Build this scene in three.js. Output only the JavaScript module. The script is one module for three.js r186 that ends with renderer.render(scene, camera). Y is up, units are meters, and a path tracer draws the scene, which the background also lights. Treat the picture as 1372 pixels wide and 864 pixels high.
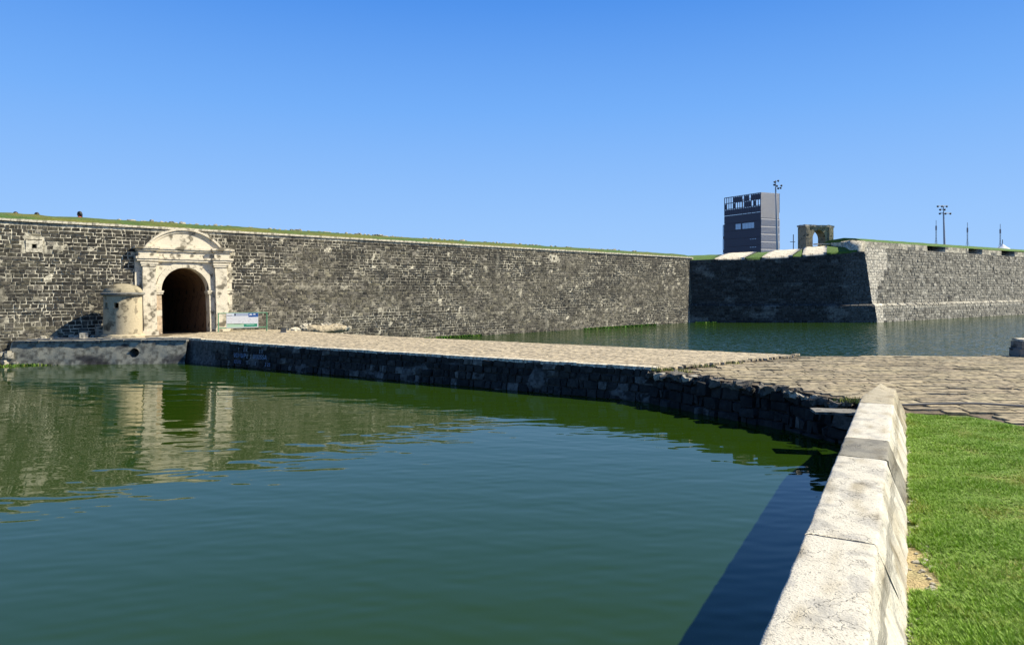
import * as THREE from 'three';
import { ImprovedNoise } from 'three/addons/math/ImprovedNoise.js';
import { mergeGeometries } from 'three/addons/utils/BufferGeometryUtils.js';
import { MarchingCubes } from 'three/addons/objects/MarchingCubes.js';
import { Brush, Evaluator, SUBTRACTION } from 'three-bvh-csg';

// ---------------------------------------------------------------- camera, sky, sun
const W = 1372, H = 864, F = 940, HORIZON = 385, EYE = 3.45;
const scene = new THREE.Scene();
const camera = new THREE.PerspectiveCamera(2 * Math.atan(H / 2 / F) * 180 / Math.PI, W / H, 0.1, 6000);
camera.position.set(0, EYE, 0);
camera.lookAt(0, EYE, -10);
camera.setViewOffset(W, H, 0, H / 2 - HORIZON, W, H);      // level camera, lens shifted down
camera.updateProjectionMatrix();

const renderer = new THREE.WebGLRenderer();
renderer.toneMapping = THREE.LinearToneMapping;
renderer.toneMappingExposure = 1.7;
renderer.shadowMap.enabled = true;

{ // clear tropical sky: deep blue overhead, paler towards the horizon
  const w = 64, h = 512, d = new Float32Array(w * h * 4);
  const stops = [[-90, .10, .13, .13], [-2, .20, .30, .38], [0, .40, .635, .98], [5, .325, .575, .99], [14, .18, .435, .95], [22, .086, .30, .84], [32, .036, .165, .55], [50, .018, .09, .34], [90, .012, .06, .24]];
  for (let j = 0; j < h; j++) {
    const e = ((j + .5) / h - .5) * 180;
    let k = 0; while (k < stops.length - 2 && e > stops[k + 1][0]) k++;
    const a = stops[k], b = stops[k + 1], t = THREE.MathUtils.clamp((e - a[0]) / (b[0] - a[0]), 0, 1);
    for (let i = 0; i < w; i++) { const o = (j * w + i) * 4; for (let c = 0; c < 3; c++) d[o + c] = (a[c + 1] + (b[c + 1] - a[c + 1]) * t) / 1.7; d[o + 3] = 1; }
  }
  const t = new THREE.DataTexture(d, w, h, THREE.RGBAFormat, THREE.FloatType);
  t.mapping = THREE.EquirectangularReflectionMapping; t.magFilter = THREE.LinearFilter; t.needsUpdate = true;
  scene.background = t; scene.environment = t;
}
const SUN = (() => { const az = 81 * Math.PI / 180, el = 43 * Math.PI / 180; return new THREE.Vector3(Math.sin(az) * Math.cos(el), Math.sin(el), -Math.cos(az) * Math.cos(el)); })();
const sun = new THREE.DirectionalLight(new THREE.Color(1.0, .92, .75), 5.0);
sun.position.copy(SUN).multiplyScalar(150).add(new THREE.Vector3(5, 0, -40)); sun.target.position.set(5, 0, -40);
sun.castShadow = true; sun.shadow.radius = 1.2; sun.shadow.mapSize.set(4096, 4096);
Object.assign(sun.shadow.camera, { left: -110, right: 110, top: 110, bottom: -110, near: 1, far: 400 });
scene.add(sun, sun.target);

// ---------------------------------------------------------------- helpers
let seed = 1234567;
function rnd() { seed = (seed + 0x6D2B79F5) | 0; let t = Math.imul(seed ^ (seed >>> 15), 1 | seed); t = (t + Math.imul(t ^ (t >>> 7), 61 | t)) ^ t; return ((t ^ (t >>> 14)) >>> 0) / 4294967296; }
const R = (a, b) => a + (b - a) * rnd();
const reseed = n => { seed = n; };
const { clamp, lerp } = THREE.MathUtils;
const smoothstep = (x, a, b) => { const t = clamp((x - a) / (b - a), 0, 1); return t * t * (3 - 2 * t); };   // also falls when a > b
const IN = new ImprovedNoise();
const N = (x, y, z = 0) => IN.noise(x + 31.7, y + 17.3, z + 5.1);
function fbm(x, y, z = 0, o = 4) { let a = .5, s = 0; for (let i = 0; i < o; i++) { s += a * N(x, y, z); x = x * 2.03 + 7; y = y * 2.03 + 3; z = z * 2.03; a *= .5; } return s; }
const P = (X, y, Z) => new THREE.Vector3(X, y, -Z);           // Z = metres ahead of the photographer
const used = {};
function numbered(n) { const k = used[n] = (used[n] ?? -1) + 1; return k ? `${n}_${String(k).padStart(3, '0')}` : n; }
function thing(name, label, category, pos, turn = 0, group, kind) {
  const g = new THREE.Group(); g.name = numbered(name); if (pos) g.position.copy(pos); g.rotation.y = turn; scene.add(g);
  g.userData = { label, category }; if (group) g.userData.group = group; if (kind) g.userData.kind = kind; return g;
}
function mesh(name, geo, mat, parent, kind) {
  const m = new THREE.Mesh(geo, mat); m.name = name; m.castShadow = m.receiveShadow = true; parent.add(m); if (kind) m.userData.kind = kind; return m;
}
function single(name, geo, mat, label, category, kind, group) {
  const m = mesh(numbered(name), geo, mat, scene); m.userData = { label, category }; if (kind) m.userData.kind = kind; if (group) m.userData.group = group; return m;
}
const boxG = (w, h, d, x = 0, y = 0, z = 0) => new THREE.BoxGeometry(w, h, d).translate(x, y, z);
function spanBox(x0, x1, y0, y1, z0, z1) { return boxG(x1 - x0, y1 - y0, z1 - z0, (x0 + x1) / 2, (y0 + y1) / 2, (z0 + z1) / 2); }
function bar(a, b, r, n = 6) {
  const d = new THREE.Vector3().subVectors(b, a), g = new THREE.CylinderGeometry(r, r, d.length(), n);
  g.applyQuaternion(new THREE.Quaternion().setFromUnitVectors(new THREE.Vector3(0, 1, 0), d.clone().normalize()));
  return g.translate((a.x + b.x) / 2, (a.y + b.y) / 2, (a.z + b.z) / 2);
}
const merge = l => mergeGeometries(l.map(g => { const q = g.index ? g.toNonIndexed() : g; for (const k of Object.keys(q.attributes)) if (!['position', 'normal', 'uv'].includes(k)) q.deleteAttribute(k); return q; }));
function inPoly(p, x, z) { let c = false; for (let i = 0, j = p.length - 1; i < p.length; j = i++) if ((p[i][1] > z) !== (p[j][1] > z) && x < (p[j][0] - p[i][0]) * (z - p[i][1]) / (p[j][1] - p[i][1]) + p[i][0]) c = !c; return c; }

// tileable noise for textures
function tileNoise(size, cells, sd) {
  reseed(sd); const g = new Float32Array(cells * cells).map(() => rnd()); const out = new Float32Array(size * size);
  for (let j = 0; j < size; j++) for (let i = 0; i < size; i++) {
    const x = i / size * cells, y = j / size * cells, x0 = x | 0, y0 = y | 0; let fx = x - x0, fy = y - y0; fx = fx * fx * (3 - 2 * fx); fy = fy * fy * (3 - 2 * fy);
    const x1 = (x0 + 1) % cells, y1 = (y0 + 1) % cells;
    out[j * size + i] = lerp(lerp(g[y0 * cells + x0], g[y0 * cells + x1], fx), lerp(g[y1 * cells + x0], g[y1 * cells + x1], fx), fy);
  }
  return out;
}
function tileFbm(size, cells, oct, sd, fall = .55) {
  const out = new Float32Array(size * size); let a = 1, tot = 0;
  for (let o = 0; o < oct && cells < size; o++) { const n = tileNoise(size, cells, sd + o * 17); for (let k = 0; k < out.length; k++) out[k] += a * n[k]; tot += a; a *= fall; cells *= 2; }
  for (let k = 0; k < out.length; k++) out[k] /= tot; return out;
}
const toS = x => Math.round(255 * clamp(x <= .0031308 ? 12.92 * x : 1.055 * Math.pow(x, 1 / 2.4) - .055, 0, 1));
function texture(size, fn, srgb = true) {
  const d = new Uint8Array(size * size * 4);
  for (let k = 0; k < size * size; k++) { const c = fn(k); const v = Array.isArray(c) ? c : [c, c, c]; for (let q = 0; q < 3; q++) d[k * 4 + q] = srgb ? toS(v[q]) : Math.round(255 * clamp(v[q], 0, 1)); d[k * 4 + 3] = 255; }
  const t = new THREE.DataTexture(d, size, size, THREE.RGBAFormat); t.wrapS = t.wrapT = THREE.RepeatWrapping; t.magFilter = THREE.LinearFilter; if (srgb) t.colorSpace = THREE.SRGBColorSpace; t.needsUpdate = true; return t;
}
const S = 512;
const nA = tileFbm(S, 6, 6, 11), nB = tileFbm(S, 12, 5, 91), nC = tileFbm(S, 3, 7, 201), nF = tileFbm(S, 64, 3, 301, .7);
const stoneMap = texture(S, k => clamp(.35 + .55 * smoothstep(nA[k], .3, .7) + .35 * (nF[k] - .5) + (nB[k] > .64 ? .35 : 0) - (nB[k] < .34 ? .25 : 0), .08, 1));
const stoneBump = texture(S, k => .6 * nA[k] + .4 * nF[k], false);
const mortarMap = texture(S, k => { const v = clamp(.45 + .6 * smoothstep(nB[k], .3, .68) + .3 * (nF[k] - .5), .1, 1); return [v, v * .985, v * .95]; });
const plasterMap = texture(S, k => { // lime plaster with black mould spots
  const m = smoothstep(nC[k] * .5 + nB[k] * .3 + nA[k] * .2, .51, .62), f = .88 + .34 * (nF[k] - .5), sp = nA[k] > .62 ? .55 : 1;
  return [f * sp * lerp(1, .30, m), f * sp * lerp(1, .30, m), f * sp * lerp(1, .29, m)];
});
// pale coral limestone: scratches, pits, grey weathering
const coral = (() => {
  const s2 = 1024, a = tileFbm(s2, 4, 7, 401), b = tileFbm(s2, 8, 6, 431), c = tileFbm(s2, 10, 5, 461), f = tileFbm(s2, 128, 3, 491, .7);
  const crack = k => .8 * smoothstep(Math.abs(a[k] - .5), .006, 0) * smoothstep(b[k], .46, .56) + .8 * smoothstep(Math.abs(c[k] - .52), .008, 0) * smoothstep(a[k], .46, .56);
  return { map: texture(s2, k => { const w = smoothstep(b[k] + .25 * (f[k] - .5),   .54, .72), pit = smoothstep(f[k], .33, .24), g = clamp(1 - .3 * w - .6 * crack(k) - .45 * pit + .4 * (f[k] - .5), .1, 1); return [g, g * lerp(.985, 1, w), g * lerp(.93, .99, w)]; }),
    bump: texture(s2, k => clamp(.5 + .5 * (a[k] - .5) + .35 * (f[k] - .5) - .5 * crack(k), 0, 1), false) };
})();
const grassMap = texture(S, k => { const v = .45 + .7 * (nF[k] - .5) + .5 * nA[k]; return [v * (.9 + .35 * (nC[k] - .4)), v, v * .8]; });

function mat(rgb, o = {}) { const m = new THREE.MeshStandardMaterial({ roughness: .95, metalness: 0, side: THREE.DoubleSide, ...o }); m.color.setRGB(...rgb); return m; }
const stoneMat = mat([1, 1, 1], { vertexColors: true, map: stoneMap, bumpMap: stoneBump, bumpScale: .02 });
const pavingMat = mat([1, 1, 1], { vertexColors: true, map: mortarMap, bumpMap: stoneBump, bumpScale: .008 });
const mortarMat = mat([1, 1, 1], { vertexColors: true, map: mortarMap, bumpMap: stoneBump, bumpScale: .015 });
const plasterMat = mat([.76, .68, .52], { map: plasterMap, bumpMap: stoneBump, bumpScale: .012 });
const plasterOld = mat([.42, .385, .30], { map: plasterMap, bumpMap: stoneBump, bumpScale: .015 });
const concreteMat = mat([.21, .205, .18], { map: plasterMap, bumpMap: stoneBump, bumpScale: .012 });
const rockMat = mat([.17, .155, .125], { map: stoneMap, bumpMap: stoneBump, bumpScale: .02 });
const copingMat = mat([.68, .63, .50], { map: mortarMap, bumpMap: stoneBump, bumpScale: .01 });
const earthMat = mat([.16, .125, .08], { map: mortarMap, bumpMap: stoneBump, bumpScale: .03 });
const coralTanish = mat([.42, .36, .25], { map: mortarMap, bumpMap: stoneBump, bumpScale: .02 });
const turfMat = mat([1, 1, 1], { vertexColors: true, map: grassMap, bumpMap: stoneBump, bumpScale: .05 });
const darkMetal = mat([.05, .055, .06], { roughness: .6 });
const steel = mat([.38, .40, .42], { roughness: .5, metalness: .3 });

// geometry from raw lists with uv in metres and vertex colours
class Buf {
  constructor() { this.p = []; this.u = []; this.c = []; this.i = []; }
  v(x, y, z, u, w, c) { this.p.push(x, y, z); this.u.push(u, w); this.c.push(c[0], c[1], c[2]); return this.p.length / 3 - 1; }
  q(a, b, c, d) { this.i.push(a, b, c, a, c, d); }
  geo() {
    const g = new THREE.BufferGeometry(); g.setAttribute('position', new THREE.Float32BufferAttribute(this.p, 3)); g.setAttribute('uv', new THREE.Float32BufferAttribute(this.u, 2)); g.setAttribute('color', new THREE.Float32BufferAttribute(this.c, 3));
    g.setIndex(this.i); g.computeVertexNormals(); return g;
  }
}
function worldUV(g, scale = 1) { // box-projected uv in metres
  if (g.index) g = g.toNonIndexed(); g.computeVertexNormals();
  const p = g.attributes.position, n = g.attributes.normal, u = new Float32Array(p.count * 2);
  for (let k = 0; k < p.count; k++) { const ax = Math.abs(n.getX(k)), ay = Math.abs(n.getY(k)), az = Math.abs(n.getZ(k)); let a, b; if (ay > ax && ay > az) { a = p.getX(k); b = p.getZ(k); } else if (ax > az) { a = p.getZ(k); b = p.getY(k); } else { a = p.getX(k); b = p.getY(k); } u[2 * k] = a * scale; u[2 * k + 1] = b * scale; }
  g.setAttribute('uv', new THREE.BufferAttribute(u, 2)); return g;
}
function roughen(g, amp, freq, sd = 0) { // uneven surface on an indexed or plain geometry
  const p = g.attributes.position;
  for (let k = 0; k < p.count; k++) { const x = p.getX(k), y = p.getY(k), z = p.getZ(k); p.setXYZ(k, x + amp * fbm(x * freq + sd, y * freq, z * freq, 3), y + amp * fbm(x * freq, y * freq + 40 + sd, z * freq, 3), z + amp * fbm(x * freq, y * freq, z * freq + 80 + sd, 3)); }
  g.computeVertexNormals(); return g;
}

// ---------------------------------------------------------------- masonry
// A wall lives in its group's axes: x along, y up, z outward.  place(s, h, o) gives the point.
function stonePiece(b, place, sa, sb, ha, hb, proud, col, nx, ny, jit, colAt, vary = .5) {
  const bev = Math.min(.012, (hb - ha) * .06), grid = [], us = R(0, 3), vs = R(0, 3);
  const j = Array.from({ length: 4 }, () => [R(-jit, jit), R(-jit, jit)]);
  const dep = R(-vary, vary) * proud, tx = R(-.6, .6) * vary * proud, ty = R(-.6, .6) * vary * proud;
  for (let y = 0; y <= ny; y++) for (let x = 0; x <= nx; x++) {
    const fx = x / nx, fy = y / ny; const edge = (x === 0 || x === nx || y === 0 || y === ny);
    const jx = lerp(lerp(j[0][0], j[1][0], fx), lerp(j[2][0], j[3][0], fx), fy), jy = lerp(lerp(j[0][1], j[1][1], fx), lerp(j[2][1], j[3][1], fx), fy);
    const s = lerp(sa + bev, sb - bev, fx) + jx, h = lerp(ha + bev, hb - bev, fy) + jy;
    const o = proud + dep + tx * (fx - .5) * 2 + ty * (fy - .5) * 2 + (edge ? -.12 * proud : R(-.1, .25) * proud);
    const p = place(s, h, o), c = colAt ? colAt(s, h, col) : col, w = R(.88, 1.12);
    grid.push(b.v(p[0], p[1], p[2], s / 1.3 + us, h / 1.3 + vs, [c[0] * w, c[1] * w, c[2] * w]));
  }
  const at = (x, y) => grid[y * (nx + 1) + x];
  for (let y = 0; y < ny; y++) for (let x = 0; x < nx; x++) b.q(at(x, y), at(x + 1, y), at(x + 1, y + 1), at(x, y + 1));
  const ring = []; for (let x = 0; x < nx; x++) ring.push([x, 0]); for (let y = 0; y < ny; y++) ring.push([nx, y]); for (let x = nx; x > 0; x--) ring.push([x, ny]); for (let y = ny; y > 0; y--) ring.push([0, y]);
  const rim = ring.map(([x, y]) => { const q = at(x, y); return b.v(b.p[3 * q], b.p[3 * q + 1], b.p[3 * q + 2], b.u[2 * q], b.u[2 * q + 1], [b.c[3 * q], b.c[3 * q + 1], b.c[3 * q + 2]]); });
  const base = ring.map(([x, y]) => { const s = lerp(sa, sb, x / nx), h = lerp(ha, hb, y / ny), p = place(s, h, -.06); return b.v(p[0], p[1], p[2], s / 1.3 + us, h / 1.3 + vs, col); });
  for (let k = 0; k < ring.length; k++) { const k2 = (k + 1) % ring.length; b.q(base[k], base[k2], rim[k2], rim[k]); }
}
// lays courses; returns stones as {sa,sb,ha,hb}
function courses(s0, s1, h0, h1, ch, len, skip) {
  const list = []; let h = h0;
  while (h < h1 - .06) {
    let hh = R(ch[0], ch[1]); if (h + hh > h1 - .1) hh = h1 - h; let s = s0 - R(0, len[0]);
    while (s < s1) { const l = R(len[0], len[1]) * (rnd() < .12 ? .55 : 1); const e = Math.min(s + l, s1); if (e - s > .08 && !(skip && skip(s, e, h, h + hh))) list.push({ sa: Math.max(s, s0), sb: e, ha: h, hb: h + hh }); s = e; }
    h += hh;
  }
  return list;
}
const _v = new THREE.Vector3();
function screenSize(group, pt, area) { // how large a piece shows in the photograph
  group.updateMatrixWorld(); _v.set(...pt).applyMatrix4(group.matrixWorld); const Z = -_v.z; if (Z < .5) return 0;
  const u = _v.x / Z * F + W / 2, v = HORIZON + (EYE - _v.y) / Z * F; if (u < -5 || u > W + 5 || v < 0 || v > H + 5) return 0; return area / Z / Z;
}
function buildStones(group, list, o) { // largest `most` as their own meshes, the rest joined
  const { place, proud = .03, gap = .012, color, colAt, name = 'stone', material = stoneMat, nx = 3, ny = 2, jit = .012, most = 300 } = o;
  for (const t of list) { const p = place((t.sa + t.sb) / 2, (t.ha + t.hb) / 2, 0); t.size = o.hidden && o.hidden(t) ? 0 : screenSize(group, p, (t.sb - t.sa) * (t.hb - t.ha)); }
  const order = list.map((t, k) => k).sort((a, b) => list[b].size - list[a].size), own = new Set(order.slice(0, most).filter(k => list[k].size > 0));
  const rest = new Buf();
  list.forEach((t, k) => {
    const g = gap * R(.5, 1.8), col = color((t.sa + t.sb) / 2, (t.ha + t.hb) / 2), b = own.has(k) ? new Buf() : rest;
    stonePiece(b, place, t.sa + g, t.sb - g, t.ha + g * R(.5, 1.1), t.hb - g * R(.5, 1.1), typeof proud === 'function' ? proud(t) : proud, col, nx, ny, jit, colAt, o.vary);
    if (own.has(k)) mesh(name, b.geo(), material, group);
  });
  if (rest.i.length) mesh(name + '_field', rest.geo(), material, group, 'stuff');
}
function backing(group, name, s0, s1, h0, h1, cell, place, oF, color, skip, material = mortarMat) {
  const b = new Buf(), nx = Math.ceil((s1 - s0) / cell), ny = Math.ceil((h1 - h0) / cell), id = [];
  for (let y = 0; y <= ny; y++) for (let x = 0; x <= nx; x++) { const s = lerp(s0, s1, x / nx), h = lerp(h0, h1, y / ny), p = place(s, h, oF(s, h)); id.push(b.v(p[0], p[1], p[2], s / 1.1, h / 1.1, color(s, h))); }
  for (let y = 0; y < ny; y++) for (let x = 0; x < nx; x++) { const s = lerp(s0, s1, (x + .5) / nx), h = lerp(h0, h1, (y + .5) / ny); if (skip && skip(s, s, h, h)) continue; const a = y * (nx + 1) + x; b.q(id[a], id[a + 1], id[a + nx + 2], id[a + nx + 1]); }
  return mesh(name, b.geo(), material, group);
}

// ---------------------------------------------------------------- ground and water
single('ground', new THREE.CircleGeometry(5000, 64).rotateX(-Math.PI / 2).translate(0, -.9, 0), earthMat, 'bare earth under and around the fort', 'ground', 'structure');

const waterMat = new THREE.MeshPhysicalMaterial({ roughness: .03, ior: 1.333, side: THREE.DoubleSide }); waterMat.color.setRGB(.0165, .0400, .0030);
const waterFar = new THREE.MeshPhysicalMaterial({ roughness: .06, ior: 1.333, side: THREE.DoubleSide }); waterFar.color.copy(waterMat.color);
{
  reseed(77); const waves = [];
  for (let k = 0; k < 26; k++) { const L = .34 * Math.pow(4.6, rnd()), a = R(-.42, .42) + .10, s = .0052 * R(.5, 1.3); waves.push([2 * Math.PI / L * Math.sin(a), 2 * Math.PI / L * Math.cos(a), s * L / (2 * Math.PI), R(0, 6.28)]); }
  const wave = (x, z) => { let y = 0; for (const [a, b, amp, ph] of waves) y += amp * Math.sin(a * x + b * z + ph); const calm = clamp(.75 + 1.1 * fbm(x * .12, z * .16, 2, 2) , .25, 1.3) * lerp(.55, 1.15, smoothstep(z, 8, 22));
    const rx = x - 4.55, rz = z - 9.6, r = Math.hypot(rx, rz); return y * calm + (r < 1.6 ? .0022 * Math.sin(r * 34) * Math.exp(-r * 1.6) : 0); };
  function sheet(xs, zs, keep, hF) {
    const b = new Buf(), id = xs.map(() => new Int32Array(zs.length).fill(-1)); const get = (i, j) => { if (id[i][j] < 0) id[i][j] = b.v(xs[i], hF(xs[i], zs[j]), -zs[j], xs[i] / 9, zs[j] / 9, [1, 1, 1]); return id[i][j]; };
    for (let i = 0; i < xs.length - 1; i++) for (let j = 0; j < zs.length - 1; j++) if (keep((xs[i] + xs[i + 1]) / 2, (zs[j] + zs[j + 1]) / 2)) b.q(get(i, j), get(i + 1, j), get(i + 1, j + 1), get(i, j + 1));
    return b.geo();
  }
  const lines = (a, b, c, d, st, big) => { const l = []; for (let x = a; x < b; x += big) l.push(x); for (let x = b; x < c; x += st) l.push(x); for (let x = c; x <= d; x += big) l.push(x); return l; };
  const side = (x, z) => .507 * x + .862 * z;
  single('moat_water', sheet(lines(-60, -28, 9.6, 9.7, .1, 2), lines(-20, 2.5, 33.5, 42, .1, 1.5), (x, z) => side(x, z) < 23.6, wave), waterMat, 'dark green moat water in front of the causeway, with the gate mirrored in it', 'water', 'structure');
  // choppier water beyond the causeway
  const s2 = 1024, hgt = new Float32Array(s2 * s2 * 4); reseed(99); const rip = [];
  for (let k = 0; k < 60; k++) { const kx = Math.round(R(-16, 16)), kz = Math.round(R(9, 44)); rip.push([kx, kz, 1 / Math.hypot(kx, kz), R(0, 6.28)]); }
  for (let j = 0; j < s2; j++) for (let i = 0; i < s2; i++) { let y = 0; for (const [a, b, amp, ph] of rip) y += amp * Math.sin(2 * Math.PI * (a * i + b * j) / s2 + ph); const o = (j * s2 + i) * 4; hgt[o] = hgt[o + 1] = hgt[o + 2] = .5 + y * .35; hgt[o + 3] = 1; }
  const t = new THREE.DataTexture(hgt, s2, s2, THREE.RGBAFormat, THREE.FloatType); t.wrapS = t.wrapT = THREE.RepeatWrapping; t.magFilter = THREE.LinearFilter; t.needsUpdate = true;
  waterFar.bumpMap = t; waterFar.bumpScale = .2; waterMat.bumpMap = t; waterMat.bumpScale = .0055;
  single('moat_water', sheet(lines(-20, -18, 90, 180, 1, 5), lines(10, 12, 100, 200, 1, 5), (x, z) => side(x, z) >= 23.6, (x, z) => .012 * N(x * .5, z * .7)), waterFar, 'rippled moat water beyond the causeway below the bastion', 'water', 'structure');
}

// ---------------------------------------------------------------- main rampart wall
const WALL_TURN = Math.atan2(.682, .731), WALL_O = P(-16.96, 0, 36.57), WALL_B = .5, WALL_H = 6.5;
const rampart = thing('rampart_wall', 'long dark stone fort wall with pale lime joints and grassy top around the arched gate', 'wall', WALL_O, WALL_TURN);
const wallTop = s => lerp(6.56, 6.43, clamp(s / 48, 0, 1));
const gateSkip = (sa, sb, ha, hb) => sb > -2.3 && sa < 2.3 && ha < 5.35 || Math.hypot((sa + sb) / 2, (ha + hb) / 2 - 4.14) < 2.3;
const wallPlace = (s, h, o) => [s, h, o - WALL_B * h / WALL_H];
{
  reseed(1001);
  const worn = (s, h) => smoothstep(fbm(s * .16 + 3, h * .35, 9, 4) + .20 * smoothstep(h + 1.6 * fbm(s * .2, 3, 7, 3), 5.2, 2.6) * smoothstep(s, -1, 5) + .16 * smoothstep(s, 2.5, 5) * smoothstep(s, 14, 7), -.05, .42);   // greyer, smeared masonry
  const col = (s, h) => {
    const w = worn(s, h), t = R(.035, .10) * (rnd() < .15 ? .5 : 1), l = rnd() < .06 + .12 * w ? R(.18, .36) : t + .11 * w * R(.3, 1.4); const warm = R(.70, .84);
    return [l * .95, l * .95 * .90, l * .95 * warm * .86];
  };
  const pale = s => smoothstep(fbm(s, 4.2, 1, 2), .1, .3);
  const colAt = (s, h, c) => { const n = smoothstep(fbm(s * 2.1, h * 2.1, 4, 3), .16, .34) * .5, st = smoothstep(N(s * 1.6, h * .22, 12), .34, .52) * smoothstep(fbm(s * .3, h * .3, 33, 2), .0, .2) * .6; const m = Math.max(n * .55, st); return [lerp(c[0], .30, m), lerp(c[1], .28, m), lerp(c[2], .22, m)]; };
  const drain = [[-6.6, 5.35], [28.2, 5.75]];
  const skip = (sa, sb, ha, hb) => gateSkip(sa, sb, ha, hb) || drain.some(([s, h]) => sb > s - .32 && sa < s + .32 && hb > h - .28 && ha < h + .28);
  const list = courses(-15, 48.4, -.3, 6.3, [.13, .21], [.16, .44], skip);
  buildStones(rampart, list, { place: wallPlace, color: col, colAt, proud: () => R(.002, .018), gap: .010, jit: .02, hidden: t => t.sa < -7.9 });
  backing(rampart, 'mortar_bed', -15, 48.4, -.5, 6.44, .13, wallPlace, (s, h) => -.004 + .035 * smoothstep(fbm(s * 1.8, h * 2.1, 21, 4) + .12 * worn(s, h), .16, .5), (s, h) => { const w = smoothstep(fbm(s * .5, h * .7, 51, 3), -.3, .3), g = lerp(.80, .30, w) * lerp(1, .55, worn(s, h)), e = 1 - .45 * smoothstep(fbm(s * 3, h * 3, 8, 2), 0, .3); return [g * e, g * e * .93, g * e * .73]; }, skip);
  // small square drains with pale surrounds
  for (const [s, h] of drain) {
    const d = new THREE.Group(); d.name = 'drain_opening'; d.position.set(s, h, -WALL_B * h / WALL_H); rampart.add(d);
    for (const [x0, x1, y0, y1] of [[-.33, -.09, -.28, .28], [.09, .33, -.28, .28], [-.088, .088, .1, .28], [-.088, .088, -.28, -.1]]) mesh('surround_stone', worldUV(spanBox(x0, x1, y0, y1, -.3, .022)), copingMat, d);
    mesh('back_stone', spanBox(-.2, .2, -.2, .2, -.6, -.5), plasterOld, d);
  }
  // coping: one pale stone after another
  let s = -15; while (s < 48.2) { const l = R(.8, 1.5), e = Math.min(s + l, 48.2), y = wallTop(s); if (true) mesh('coping_stone', worldUV(roughen(new THREE.BoxGeometry(e - s - .006, .11 + R(-.01, .01), .5, 4, 1, 2).translate((s + e) / 2, y - .04, -.66 + R(-.012, .012)), .02, 3, s)), copingMat, rampart); s = e; }
  // top strip between stones and coping
  // grassy bank behind the coping, rising to the crest and falling to the walk behind
  const b = new Buf(), prof = [[-.86, -.02], [-1.2, .16], [-2.0, .34], [-3.0, .47], [-4.0, .52], [-4.6, .40], [-6, -.10], [-8, -.25], [-13, -.3], [-13.2, -7.3]], ids = []; const ns = 420;
  for (let k = 0; k <= ns; k++) { const s = lerp(-16, 49.2, k / ns); ids.push(prof.map(([z, dy], q) => { const n = q > 0 && q < 9 ? .07 * fbm(s * .9, z * .9, 3, 3) + .05 * fbm(s * .25, z * .3, 8, 2) : 0, dry = smoothstep(fbm(s * .35, z * .7, 14, 3) + (s < 0 ? .1 : .04), -.1, .35); return b.v(s, wallTop(s) + dy + n, z, s, z, [lerp(.085, .20, dry), lerp(.16, .19, dry), .03]); })); }
  for (let k = 0; k < ns; k++) for (let q = 0; q < prof.length - 1; q++) b.q(ids[k][q], ids[k + 1][q], ids[k + 1][q + 1], ids[k][q + 1]);
  mesh('grass_bank', b.geo(), turfMat, rampart);
  // loose stones lining the crest
  const cg = [0, 1, 2].map(k => worldUV(roughen(new THREE.IcosahedronGeometry(.5, 1), .5, 1.7, k * 9))); const list2 = [];
  for (let s = -3.5; s < 47; s += R(.12, .42)) { if (fbm(s * .3, 2, 2, 2) < -.12) continue; const g = cg[(rnd() * 3) | 0].clone(), w = R(.14, .34); g.scale(w, w * R(.4, .7), w * R(.7, 1.2)).rotateY(R(0, 6)).translate(s, wallTop(s) + .54 + R(-.03, .03), -3.95 + R(-.12, .12)); list2.push(g); }
  mesh('crest_stones', merge(list2), plasterOld, rampart, 'stuff');
}

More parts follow.
